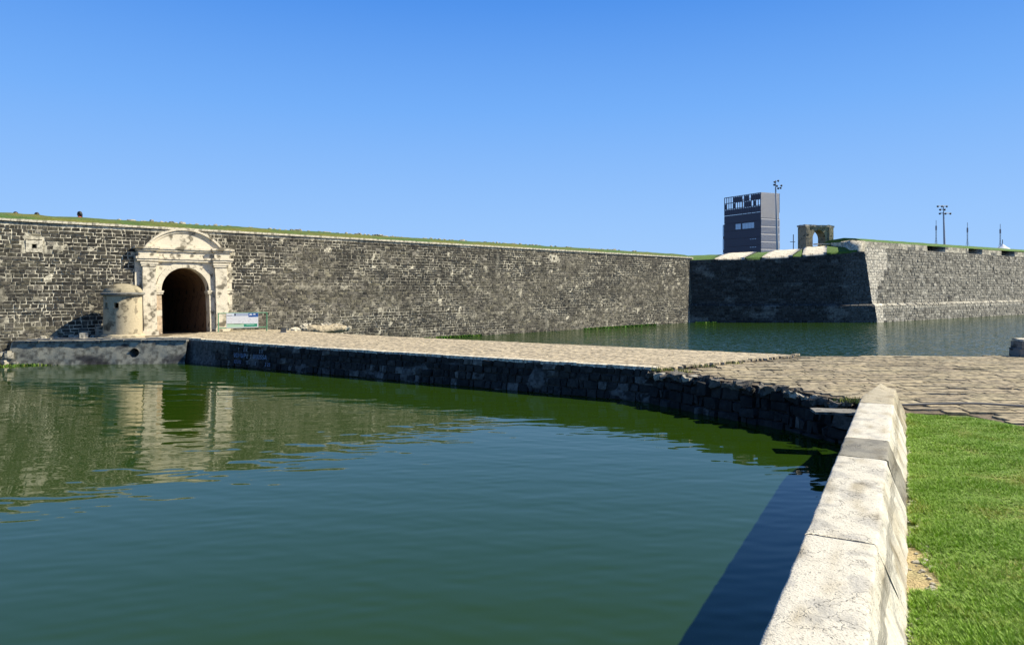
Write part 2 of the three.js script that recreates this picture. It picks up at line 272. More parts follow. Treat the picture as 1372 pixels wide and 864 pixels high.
// ---------------------------------------------------------------- gateway
const gate = thing('gateway', 'weathered cream stone gateway with round arch and curved pediment in the fort wall', 'gate', WALL_O.clone().add(new THREE.Vector3(-.085 * Math.sin(WALL_TURN), 1.1, -.085 * Math.cos(WALL_TURN))), WALL_TURN);
gate.rotation.set(-Math.atan(WALL_B / WALL_H), WALL_TURN, 0, 'YXZ'); gate.scale.z = .62;
{
  reseed(2002);
  const uvm = g => worldUV(g, .5);
  const gateMap = texture(S, k => { const m = smoothstep(nC[k] * .45 + nB[k] * .3 + nA[k] * .25, .475, .60), f = .88 + .34 * (nF[k] - .5); return [f * lerp(1, .24, m), f * lerp(1, .235, m), f * lerp(1, .22, m)]; });   // lime plaster blotched with black mould
  const cream = mat([.74, .665, .51], { map: gateMap, bumpMap: stoneBump, bumpScale: .015 }), dark = cream, plasterOld = cream, plasterMat = cream;
  // front slab with the arch cut through; wall projects a little before the rampart
  const sh = new THREE.Shape(); sh.moveTo(-2.1, -.5); sh.lineTo(-1.21, -.5); sh.lineTo(-1.21, 2.2); sh.absarc(0, 2.2, 1.21, Math.PI, 0, true); sh.lineTo(1.21, -.5); sh.lineTo(2.1, -.5); sh.lineTo(2.1, 4.3); sh.lineTo(-2.1, 4.3);
  mesh('front_wall', uvm(new THREE.ExtrudeGeometry(sh, { depth: .9, bevelEnabled: false, curveSegments: 40 }).translate(0, 0, -.85)), cream, gate);
  // vaulted passage behind
  const t1 = new THREE.Shape(); t1.moveTo(-1.75, -.5); t1.lineTo(-1.75, 4); t1.lineTo(1.75, 4); t1.lineTo(1.75, -.5); t1.lineTo(1.32, -.5); t1.lineTo(1.32, 2.2); t1.absarc(0, 2.2, 1.32, 0, Math.PI, false); t1.lineTo(-1.32, -.5);
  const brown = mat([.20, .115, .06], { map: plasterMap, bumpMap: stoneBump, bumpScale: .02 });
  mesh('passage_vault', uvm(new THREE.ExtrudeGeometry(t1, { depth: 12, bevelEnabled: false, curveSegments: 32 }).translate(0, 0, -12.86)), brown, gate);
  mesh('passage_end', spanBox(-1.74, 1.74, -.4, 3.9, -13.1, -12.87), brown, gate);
  mesh('passage_floor', uvm(spanBox(-1.6, 1.6, -.4, -.02, -12.86, -.86)), earthMat, gate);
  // voussoirs and jamb stones of the arch
  const NV = 15;
  for (let k = 0; k < NV; k++) {
    const a0 = Math.PI * k / NV + .006, a1 = Math.PI * (k + 1) / NV - .006, r0 = 1.19, r1 = 1.19 + R(.25, .29), s = new THREE.Shape(); s.absarc(0, 0, r0, a0, a1, false); s.absarc(0, 0, r1, a1, a0, true);
    mesh('voussoir', uvm(new THREE.ExtrudeGeometry(s, { depth: .10 + R(0, .012), bevelEnabled: true, bevelSize: .008, bevelThickness: .008, bevelSegments: 1, curveSegments: 4 }).translate(0, 2.2, .0)), cream, gate);
  }
  const peach = mat([.60, .46, .31], { map: stoneMap, bumpMap: stoneBump, bumpScale: .012 });
  for (const sd of [-1, 1]) {
    let y = -.02; while (y < 1.95) { const h = Math.min(R(.22, .42), 2.0 - y); mesh('jamb_stone', uvm(spanBox(sd > 0 ? 1.19 : -1.45, sd > 0 ? 1.45 : -1.19, y + .004, y + h - .004, -.1, .10 + R(0, .012))), rnd() < .45 ? peach : cream, gate); y += h; }
    const im = mesh('impost', uvm(spanBox(sd > 0 ? 1.12 : -1.5, sd > 0 ? 1.5 : -1.12, 2.0, 2.09, -.6, .16)), cream, gate); mesh('impost_lip', uvm(spanBox(sd > 0 ? 1.09 : -1.53, sd > 0 ? 1.53 : -1.09, 2.092, 2.18, -.58, .19)), cream, im);
    // pilaster in front, broader strip behind it
    mesh('pilaster', uvm(roughen(new THREE.BoxGeometry(.62, 3.42, .45, 6, 24, 3).translate(sd * 1.79, 1.71 - .02, .155), .035, 2.5, sd)), cream, gate);
    mesh('pilaster_base', uvm(spanBox(sd * 1.79 - .37, sd * 1.79 + .37, -.2, .16, -.1, .44)), plasterOld, gate);
    mesh('rear_pilaster', uvm(roughen(new THREE.BoxGeometry(.34, 4.2, .5, 3, 20, 3).translate(sd * 2.24, 2.0, -.16), .03, 2.5, 7 + sd)), plasterMat, gate);
    const cap = mesh('capital', uvm(spanBox(sd * 1.79 - .38, sd * 1.79 + .38, 3.42, 3.52, -.1, .44)), plasterOld, gate); mesh('capital_lip', uvm(spanBox(sd * 1.79 - .42, sd * 1.79 + .42, 3.522, 3.62, -.1, .48)), cream, cap);
    const rim = mesh('rear_impost', uvm(spanBox(sd * 2.27 - .2, sd * 2.27 + .2, 2.02, 2.16, -.3, .14)), plasterOld, gate); mesh('rear_impost_lip', uvm(spanBox(sd * 2.27 - .23, sd * 2.27 + .23, 2.162, 2.22, -.3, .17)), plasterOld, rim);
    // entablature breaks forward over each pilaster
    const en = mesh('entablature_block', uvm(roughen(new THREE.BoxGeometry(.86, .30, .6, 6, 3, 3).translate(sd * 1.87, 4.05, .14), .03, 3, sd * 3)), cream, gate);
    mesh('entablature_moulding', uvm(roughen(new THREE.BoxGeometry(1.02, .11, .70, 8, 1, 4).translate(sd * 1.87, 3.73, .17), .03, 3, sd * 5)), dark, en);
    mesh('entablature_lip', uvm(roughen(new THREE.BoxGeometry(1.12, .10, .80, 8, 1, 4).translate(sd * 1.87, 3.845, .19), .03, 3, sd * 6)), plasterOld, en);
    const co = mesh('cornice_block', uvm(roughen(new THREE.BoxGeometry(1.02, .09, .76, 8, 1, 4).translate(sd * 1.87, 4.255, .19), .03, 3, sd * 4)), plasterOld, gate);
    mesh('cornice_lip', uvm(roughen(new THREE.BoxGeometry(1.18, .10, .88, 8, 1, 4).translate(sd * 1.89, 4.355, .23), .035, 3, sd * 8)), dark, co);
  }
  mesh('lower_moulding', uvm(roughen(new THREE.BoxGeometry(2.7, .10, .5, 24, 1, 3).translate(0, 3.73, .02), .025, 3)), dark, gate);
  mesh('lower_lip', uvm(roughen(new THREE.BoxGeometry(2.62, .10, .6, 24, 1, 3).translate(0, 3.842, .03), .025, 3, 3)), plasterOld, gate);
  mesh('frieze', uvm(roughen(new THREE.BoxGeometry(2.9, .34, .42, 24, 3, 3).translate(0, 4.06, -.02), .02, 3, 5)), cream, gate);
  mesh('cornice', uvm(roughen(new THREE.BoxGeometry(2.66, .09, .6, 24, 1, 3).translate(0, 4.258, .02), .03, 3, 6)), plasterOld, gate);
  mesh('cornice_top', uvm(roughen(new THREE.BoxGeometry(2.64, .10, .7, 24, 1, 3).translate(0, 4.357, .05), .035, 3, 7)), dark, gate);
  // curved pediment
  const r = 2.32, cy = 5.36 - r, base = 4.40, ha = Math.acos((base - cy) / r), ring = (ra, rb, ya) => { const s = new THREE.Shape(); const a = Math.PI / 2; const hb = Math.acos(clamp((ya - cy) / ra, -1, 1)), hc = Math.acos(clamp((ya - cy) / rb, -1, 1)); s.absarc(0, cy, ra, a - hb, a + hb, false); s.absarc(0, cy, rb, a + hc, a - hc, true); return s; };
  const tym = new THREE.Shape(); tym.absarc(0, cy, r - .1, Math.PI / 2 - ha, Math.PI / 2 + ha, false);
  mesh('tympanum', uvm(new THREE.ExtrudeGeometry(tym, { depth: .6, bevelEnabled: false, curveSegments: 30 }).translate(0, 0, -.53)), cream, gate);
  mesh('pediment_moulding', uvm(new THREE.ExtrudeGeometry(ring(r - .14, r - .02, base), { depth: .75, bevelEnabled: false, curveSegments: 40 }).translate(0, 0, -.6)), plasterOld, gate);
  mesh('pediment_lip', uvm(new THREE.ExtrudeGeometry(ring(r - .018, r + .085, base - .05), { depth: .9, bevelEnabled: false, curveSegments: 40 }).translate(0, 0, -.62)), dark, gate);
  const bb = spanBox(-2.5, 2.5, 3.95, 4.2, -.95, -.45); mesh('relieving_course', uvm(bb), plasterOld, gate);
}

// ---------------------------------------------------------------- sentry box
{
  const g = thing('sentry_box', 'round plastered sentry box with low dome and two square windows left of the gateway', 'sentry box', P(-18.49, 1.06, 33.3), 0);
  const yellow = mat([.50, .42, .275], { map: plasterMap, bumpMap: stoneBump, bumpScale: .012 }), uvm = q => worldUV(q, .33);
  const lathe = pts => new THREE.LatheGeometry(pts.map(([a, b]) => new THREE.Vector2(a, b)), 48);
  const ev = new Evaluator(); ev.attributes = ['position', 'normal', 'uv'];
  let body = new Brush(lathe([[.6, 0], [.835, 0], [.83, .2], [.81, 2.02], [.6, 2.02], [.6, 0]])); body.updateMatrixWorld();
  for (const a of [.50, -.17]) { const w = new Brush(boxG(.2, .25, .9, 0, 1.55, .8).rotateY(-a)); w.updateMatrixWorld(); body = ev.evaluate(body, w, SUBTRACTION); body.updateMatrixWorld(); }
  const bg = body.geometry.clone(); { const p = bg.attributes.position, u = bg.attributes.uv, n = bg.attributes.normal; for (let k = 0; k < p.count; k++) { u.setXY(k, Math.atan2(p.getX(k), p.getZ(k)) * .83 * .33, p.getY(k) * .33); } }
  mesh('body', bg, yellow, g);
  mesh('plinth', uvm(roughen(lathe([[.84, -.15], [.95, -.15], [.95, .10], [.91, .17], [.84, .2]]), .03, 3)), yellow, g);
  mesh('eave', uvm(lathe([[.5, 1.99], [.84, 1.99], [.91, 2.04], [.94, 2.05], [.94, 2.12], [.90, 2.15], [.5, 2.17]])), concreteMat, g);
  const dome = mat([.36, .31, .20], { map: plasterMap, bumpMap: stoneBump, bumpScale: .012 });
  mesh('dome', uvm(lathe([[.86, 2.13], [.82, 2.24], [.74, 2.35], [.6, 2.45], [.42, 2.52], [.2, 2.56], [.001, 2.57]])), dome, g);
  for (const a of [.50, -.17]) mesh('window_sill', boxG(.26, .03, .06, 0, 1.405, .825).rotateY(-a), concreteMat, g);
}

// ---------------------------------------------------------------- quay in front of the gate
{
  reseed(3003);
  const q = thing('quay_wall', 'low grey plastered quay wall with a round drain hole below the sentry box', 'wall', P(-22.4, 0, 31.35), -Math.atan2(-1.15, 7.33) * -1 * -1);
  // front runs from the rampart to the causeway corner
  const A = [-22.5, 31.75], B = [-14.95, 32.45], L = Math.hypot(B[0] - A[0], B[1] - A[1]), ang = Math.atan2(B[1] - A[1], B[0] - A[0]); q.rotation.y = ang;
  const bt = .36, pl = (s, h, o) => [s, h, o - bt * (h - 1)];
  const hole = [5.35, .5, .2];
  const b = new Buf(), cell = .075, nx = Math.ceil(L / cell), ny = 18, id = [];
  for (let y = 0; y <= ny; y++) for (let x = 0; x <= nx; x++) {
    let s = lerp(0, L, x / nx), h = lerp(-.4, 1.0, y / ny); const dx = s - hole[0], dy = h - hole[1], r = Math.hypot(dx, dy); if (r < .28 && r > .1) { s = hole[0] + dx / r * Math.max(r, .2); h = hole[1] + dy / r * Math.max(r, .2); }
    const p = pl(s, h, .045 * fbm(s * 1.1, h * 1.6, 4, 4)); const rot = smoothstep(fbm(s * .9, h * 1.8, 17, 4) + .22 * smoothstep(h, .65, .15), .14, .36), lime = smoothstep(fbm(s * .7, h * .8, 57, 3), .05, .35), c = [lerp(.30, .52, lime), lerp(.295, .48, lime), lerp(.235, .35, lime)];
    id.push(b.v(p[0], p[1], p[2], s / 2, h / 2, c.map(v => lerp(v, .05, rot))));
  }
  for (let y = 0; y < ny; y++) for (let x = 0; x < nx; x++) { const s = lerp(0, L, (x + .5) / nx), h = lerp(-.4, 1.0, (y + .5) / ny); if (Math.hypot(s - hole[0], h - hole[1]) < .18) continue; const a = y * (nx + 1) + x; b.q(id[a], id[a + 1], id[a + nx + 2], id[a + nx + 1]); }
  mesh('face', b.geo(), mortarMat, q);
  mesh('drain_pipe', new THREE.CylinderGeometry(.205, .205, 1.9, 24, 1, true).rotateX(Math.PI / 2).translate(hole[0], hole[1], -.77), concreteMat, q);
  mesh('drain_back', new THREE.CircleGeometry(.21, 20).translate(hole[0], hole[1], -1.7), concreteMat, q);
  // edge slabs
  let s = .1; while (s < L - .1) { const e = Math.min(s + R(.7, 1.6), L - .02); mesh('edge_slab', worldUV(roughen(new THREE.BoxGeometry(e - s - .01, .09, .5, 5, 1, 3).translate((s + e) / 2, 1.02 + R(-.012, .012), -.2 + R(-.02, .03)), .04, 2.5, s)), concreteMat, q); s = e; }
  s = .3; while (s < L - .6) { const e = Math.min(s + R(.6, 1.3), L - .1); mesh('rear_slab', worldUV(roughen(new THREE.BoxGeometry(e - s - .02, .1, .55, 5, 1, 3).translate((s + e) / 2, 1.07 + R(-.02, .02), -.78), .05, 2.5, s)), plasterOld, q); s = e; }
  // landing behind it
  const la = [[-22.4, 31.4], [-15.0, 32.5], [-12.8, 38.6], [-14.6, 39.4], [-23.0, 31.5]], sh = new THREE.Shape(la.map(([x, z]) => new THREE.Vector2(x, z)));
  single('landing', worldUV(new THREE.ExtrudeGeometry(sh, { depth: 1.9, bevelEnabled: false }).rotateX(-Math.PI / 2).translate(0, -.87, 0), .6), earthMat, 'earth landing before the gateway and sentry box', 'landing', 'structure');
}

// ---------------------------------------------------------------- causeway
const CW_TURN = -Math.atan2(.507, .862), CB = [-15.07, 32.5], CL = 22.54;        // near face origin and length
{
  reseed(4004);
  const g = thing('causeway', 'long low causeway paved with beige stone running to the gateway', 'causeway', P(CB[0], 0, CB[1]), CW_TURN, null, 'structure');
  const wd = 6.65, top = s => lerp(1.10, 1.02, smoothstep(s, -2, 6)), bt = .12;
  // core, reaching back to the rampart
  { const cs = new THREE.Shape([[-7.3, .06], [CL, .06], [CL + .445 * wd, wd - .02], [-7.3, wd - .02]].map(a => new THREE.Vector2(...a))); mesh('core', worldUV(new THREE.ExtrudeGeometry(cs, { depth: 1.835, bevelEnabled: false }).rotateX(-Math.PI / 2).translate(0, -.88, 0)), earthMat, g); }
  // setts
  const list = []; let z = -wd; while (z < -.05) { const d = Math.min(R(.22, .34), -.02 - z); let s = -7.2 - R(0, .3); const lim = CL + .445 * -(z + .1); while (s < lim) { const e = Math.min(s + R(.34, .72), lim); const zz = -z; if (e > -1.4 + (0) - zz * .33 - .4) list.push({ sa: s, sb: e, ha: z, hb: z + d }); s = e; } z += d; }
  const pl = (s, h, o) => [s, top(s) - .03 + o, h];
  const col = () => { const l = R(.47, .54); return [l, l * .85, l * .59]; };
  buildStones(g, list, { place: pl, color: col, name: 'paving_stone', material: pavingMat, proud: () => R(.022, .031), gap: .004, nx: 2, ny: 2, jit: .004, vary: .1, hidden: t => t.sa < 0 });
  // near edge kerb, pale
  let s = 0; while (s < CL) { const e = Math.min(s + R(.5, 1.1), CL); mesh('kerb_stone', worldUV(roughen(new THREE.BoxGeometry(e - s - .008, .11, .34, 4, 1, 2).translate((s + e) / 2, top((s + e) / 2) - .035 + R(-.008, .01), -.15 + R(-.015, .02)), .025, 3, s)), copingMat, g); s = e; }
  // shaded side: plaster at the gate end, rubble beyond
  const sp = (q, h, o) => [q, h, o - bt * (h - 1)];
  const plast = (q, h) => smoothstep(fbm(q * .8, h * 1.4, 6, 3) + (q < 3 ? .6 - q * .12 : 0) - .02, .05, .3);
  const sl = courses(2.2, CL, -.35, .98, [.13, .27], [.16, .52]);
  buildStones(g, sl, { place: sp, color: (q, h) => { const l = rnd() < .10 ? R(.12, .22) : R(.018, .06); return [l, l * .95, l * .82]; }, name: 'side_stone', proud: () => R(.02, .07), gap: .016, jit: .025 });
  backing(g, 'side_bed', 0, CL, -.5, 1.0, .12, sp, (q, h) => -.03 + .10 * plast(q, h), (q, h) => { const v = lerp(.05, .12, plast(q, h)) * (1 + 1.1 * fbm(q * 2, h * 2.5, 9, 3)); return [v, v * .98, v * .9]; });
  // faded painted lettering on the shaded side
  const cv = document.createElement('canvas'); cv.width = 512; cv.height = 160; const c = cv.getContext('2d'); c.clearRect(0, 0, 512, 160);
  const word = (t, x, y, px, colr) => { c.fillStyle = colr; c.font = `bold ${px}px sans-serif`; c.fillText(t, x, y); };
  word('I', 60, 46, 40, '#b9c2cc'); word('I K', 128, 46, 40, '#aeb9c6'); word('I T', 318, 50, 38, '#9fb0c4'); word('VIUUP', 14, 98, 50, '#8ea6cc'); word("'E", 158, 98, 44, '#b4bcc8'); word('I', 216, 98, 46, '#aab4c0'); word('UUISSA', 246, 98, 48, '#9cb0d0'); word('IIUII', 26, 146, 40, '#8a97b8'); word("'I", 170, 146, 40, '#a0aab8'); word('I', 280, 148, 38, '#b0b8c2'); word('I ZI', 400, 150, 40, '#8fa2c6');
  reseed(8); c.globalCompositeOperation = 'destination-out'; for (let k = 0; k < 900; k++) { c.fillStyle = `rgba(0,0,0,${R(.2, .9)})`; c.fillRect(R(0, 512), R(0, 160), R(1, 9), R(1, 5)); }
  const ct = new THREE.CanvasTexture(cv); ct.colorSpace = THREE.SRGBColorSpace;
  const gm = new THREE.MeshStandardMaterial({ map: ct, transparent: true, alphaTest: .3, roughness: .9, side: THREE.DoubleSide }); gm.color.setRGB(.55, .54, .50);
  const pg = new THREE.PlaneGeometry(2.7, .84); pg.rotateX(-bt).translate(4.75, .50, .16); mesh('painted_lettering', pg, gm, g);
}

// ---------------------------------------------------------------- stone-paved forecourt
const plazaPoly = [[4.35, 21.06], [5.3, 19.4], [6.1, 18.2], [6.9, 17.0], [7.25, 16.0], [7.7, 15.2], [7.93, 14.1], [9.07, 13.95], [9.2, 12.6], [10.0, 6], [10.5, 0], [10.5, -14], [46, -14], [46, 25.6], [10.35, 25.6]];
{
  reseed(5005);
  const g = thing('forecourt', 'rough forecourt of worn brown stone slabs beside the lawn', 'pavement', P(0, 0, 0), 0, null, 'structure');
  const sh = new THREE.Shape(plazaPoly.map(([x, z]) => new THREE.Vector2(x, z)));
  mesh('core', worldUV(new THREE.ExtrudeGeometry(sh, { depth: 1.81, bevelEnabled: false }).rotateX(-Math.PI / 2).translate(0, -.89, 0)), earthMat, g);
  const a = .06, ca = Math.cos(a), sa = Math.sin(a), list = []; const y0 = (x, z) => .955 + .03 * fbm(x * .25, z * .25, 3, 2) - .02 * smoothstep(z, 15, 12);
  let z = 1; while (z < 28) { const d = R(.2, .36); let s = -2 + R(0, .5); while (s < 30) { const e = s + R(.4, 1.15); const mx = ((s + e) / 2) * ca + (z + d / 2) * sa, mz = -((s + e) / 2) * sa + (z + d / 2) * ca; if ([[s, z], [e, z], [s, z + d], [e, z + d]].every(([p, q]) => inPoly(plazaPoly, p * ca + q * sa, -p * sa + q * ca)) && (rnd() > .03)) list.push({ sa: s, sb: e, ha: z, hb: z + d }); s = e; } z += d; }
  const pl = (s, h, o) => { const X = s * ca + h * sa, Z = -s * sa + h * ca; return [X, y0(X, Z) - .02 + o, -Z]; };
  buildStones(g, list, { place: pl, color: (s, h) => { const l = R(.31, .42), w = R(.82, .86); return [l, l * w, l * w * R(.60, .67)]; }, name: 'paving_slab', material: pavingMat, proud: () => R(.022, .036), gap: .008, nx: 4, ny: 2, jit: .02, vary: .17,
    colAt: (s, h, c) => { const m = smoothstep(fbm(s * .5, h * .5, 71, 3), 0, .35) * .35; return [lerp(c[0], .20, m), lerp(c[1], .165, m), lerp(c[2], .11, m)]; } });
  // retaining face towards the moat: dark rubble with broken top
  const edge = plazaPoly.slice(0, 6);
  const fw = thing('broken_retaining_wall', 'broken dark rubble wall edge between the causeway and the pale parapet', 'wall', P(0, 0, 0));
  for (let k = 0; k < edge.length - 1; k++) {
    const [x0, z0] = edge[k], [x1, z1] = edge[k + 1], L = Math.hypot(x1 - x0, z1 - z0), dx = (x1 - x0) / L, dz = (z1 - z0) / L, nx = dz, nz = -dx; // outward to the moat
    const pl2 = (s, h, o) => { const q = o - .1 * (h - 1) + .10; return [x0 + dx * s + nx * q, h, -(z0 + dz * s + nz * q)]; };
    const sl = courses(0, L, -.4, .86, [.16, .34], [.2, .6]);
    buildStones(fw, sl, { place: pl2, color: () => { const l = rnd() < .07 ? R(.08, .14) : R(.014, .042); return [l, l * .95, l * .82]; }, name: 'rubble_stone', proud: () => R(.03, .12), gap: .014, jit: .04 });
    backing(fw, 'rubble_bed', 0, L, -.5, .95, .15, pl2, () => -.05, () => [.03, .028, .022]);
    for (let s = 0; s < L; s += R(.12, .34)) { const w = R(.14, .42), gg = roughen(new THREE.BoxGeometry(w, R(.08, .2), R(.16, .36), 4, 3, 4), .22, 2.8, s * 3 + k * 7); gg.rotateY(R(-.5, .5)); const p = pl2(s, R(.78, .93), R(-.14, .10)); const l = R(.12, .34); mesh('edge_rock', worldUV(gg.translate(p[0], p[1], p[2])), rnd() < .16 ? plasterOld : rockMat, fw); }
  }
  // step where the causeway ends: small kerb blocks with gaps
  const st = new THREE.Group(); st.name = 'step_edge'; g.add(st);
  const C = [4.45, 21.1], D = [10.35, 25.4], L = Math.hypot(D[0] - C[0], D[1] - C[1]); for (let s = .8; s < L; s += R(.3, .55)) { if (rnd() < .28) continue; const w = R(.16, .36), gg = roughen(new THREE.BoxGeometry(w, .07, .16, 3, 1, 2), .03, 3, s); gg.rotateY(Math.atan2(D[1] - C[1], D[0] - C[0])); gg.translate(lerp(C[0], D[0], s / L), 1.0 + R(-.02, .02), -lerp(C[1], D[1], s / L)); mesh('kerb_block', worldUV(gg), coralTanish, st); }
}

// ---------------------------------------------------------------- near parapet, built of long pale blocks
const TH = 29.4 * Math.PI / 180, pd = [Math.sin(TH), Math.cos(TH)], pn = [Math.cos(TH), -Math.sin(TH)];
const PT = (t, s) => [pd[0] * t + pn[0] * s, pd[1] * t + pn[1] * s];
const coralMat = mat([.57, .545, .475], { vertexColors: true, map: coral.map, bumpMap: coral.bump, bumpScale: .016 });
const coralGrey = mat([.24, .23, .195], { vertexColors: true, map: coral.map, bumpMap: coral.bump, bumpScale: .016 });
const coralTan = mat([.40, .36, .27], { vertexColors: true, map: coral.map, bumpMap: coral.bump, bumpScale: .025 });
function parapetBlock(parent, t0, t1, material, sd, o = {}) {
  const { topY = 1.45, foot = .80, left = -.73, right = -.19, toe = .05, taper = 0, step = .05, gapW = .004 } = o;
  const prof = []; const add = (s, y, e) => prof.push([s, y, e]);
  add(left - .03, -.6, .2); add(left - .03, .3, .3); add(left - .02, .8, .4); add(left - .012, 1.15, .7); add(left, topY - .05, 1); add(left + .006, topY - .015, 1); add(left + .03, topY, 1);
  for (let k = 1; k < 8; k++) add(lerp(left + .03, right - .03, k / 8), topY + .004, .45); add(right - .03, topY, .8); add(right - .006, topY - .014, 1); add(right, topY - .05, 1);
  for (let k = 1; k <= 6; k++) add(lerp(right, toe, k / 6), lerp(topY - .05, foot, k / 6), 1.2);
  const b = new Buf(), n = Math.max(6, Math.round((t1 - t0) / step)), rows = [];
  let len = [0]; for (let q = 1; q < prof.length; q++) len.push(len[q - 1] + Math.hypot(prof[q][0] - prof[q - 1][0], prof[q][1] - prof[q - 1][1]));
  for (let k = 0; k <= n; k++) {
    const t = lerp(t0 + gapW, t1 - gapW, k / n), endR = Math.min(k, n - k) === 0 ? 1 : 0;
    rows.push(prof.map(([s, y, e], q) => {
      let ss = s; if (taper) { const f = smoothstep(t, t0 + .3, t1); ss = lerp(s, Math.max(s, lerp(left, right, taper * f)), y > .9 ? 1 : .6); y -= .10 * f * f * smoothstep(ss, -.5, -.3) * 1; }
      const w = fbm(t * 2.6 + sd * 13, q * .35, sd * 5, 4), w2 = fbm(t * .7, q * .15, sd * 3, 2), fine = N(t * 14, q * 1.7, sd);
      const side = q > 15 ? .032 : .017; ss += e * (side * w + .012 * w2 + .004 * fine); const yy = y + e * (.014 * w2 + .010 * N(t * 3.1, q * .6, sd + 4) + .003 * fine) - endR * .006 + (q > 17 ? 0 : 0);
      const [X, Z] = PT(t, ss); return b.v(X, yy, -Z, (q > 17 ? t * .55 + len[q] * .5 : t * .55) + sd * .37, len[q] * .55 + sd * .21, (() => { const m = smoothstep(fbm(t * 1.4 + q * .16, q * .32, sd + 2, 4) + (q > 16 ? .2 : .04), .08, .42), o = smoothstep(fbm(t * 6 - q * 1.1, q * .5, sd + 9, 3), .02, .32) * (q > 16 ? .75 : .32); return [1 - .28 * m - .45 * o, 1 - .32 * m - .46 * o, 1 - .40 * m - .48 * o]; })());
    }));
  }
  for (let k = 0; k < n; k++) for (let q = 0; q < prof.length - 1; q++) b.q(rows[k][q], rows[k + 1][q], rows[k + 1][q + 1], rows[k][q + 1]);
  for (const k of [0, n]) { const m = b.v(...(() => { const [X, Z] = PT(lerp(t0 + gapW, t1 - gapW, k / n), -.4); return [X, .4, -Z]; })(), 0, 0, [1, 1, 1]); for (let q = 0; q < prof.length - 1; q++) { if (k) b.i.push(m, rows[k][q], rows[k][q + 1]); else b.i.push(m, rows[k][q + 1], rows[k][q]); } }
  return mesh('block', b.geo(), material, parent);
}
{
  reseed(6006);
  const g = thing('parapet_wall', 'low parapet of long pale limestone blocks between the moat and the lawn', 'wall', P(0, 0, 0));
  parapetBlock(g, -6, -2.2, coralMat, 1, { step: .15 }); parapetBlock(g, -2.2, 1.9, coralMat, 2, { step: .12 });
  parapetBlock(g, 1.9, 6.15, coralMat, 3, { step: .035 }); parapetBlock(g, 6.15, 9.22, coralMat, 4, { step: .04 });
  const m = parapetBlock(g, 9.22, 10.38, coralGrey, 5, { step: .04 }); m.userData.label = 'grey weathered block';
  parapetBlock(g, 10.38, 13.65, coralMat, 6); const e = parapetBlock(g, 13.65, 16.6, coralTan, 7, { taper: .45 }); e.userData.label = 'tan end block broken to a point';
  // far parapet at the other side of the forecourt
  const f = thing('parapet_wall', 'short stone parapet on the forecourt edge at the far moat', 'wall', P(18.15, .95, 25.45), -.05);
  const mk = (x0, x1, y0, y1, mt, sd) => mesh('block', worldUV(roughen(new THREE.BoxGeometry(x1 - x0 - .01, y1 - y0 - .006, .62, 8, 4, 4).translate((x0 + x1) / 2, (y0 + y1) / 2, 0), .04, 2.2, sd), .6), mt, f);
  let x = 0; while (x < 9) { const w = R(.5, .9); mk(x + .06 + (x === 0 ? .04 : 0), x + w + .06, 0, .3, concreteMat, x); x += w; } x = 0; while (x < 9) { const w = R(.45, .85); mk(x + .16, x + w + .16, .3, .56, concreteMat, x + 30); x += w; } x = 0; while (x < 9) { const w = R(.9, 1.5); mk(x + .2, x + w + .2, .56, .64, copingMat, x + 60); x += w; }
}

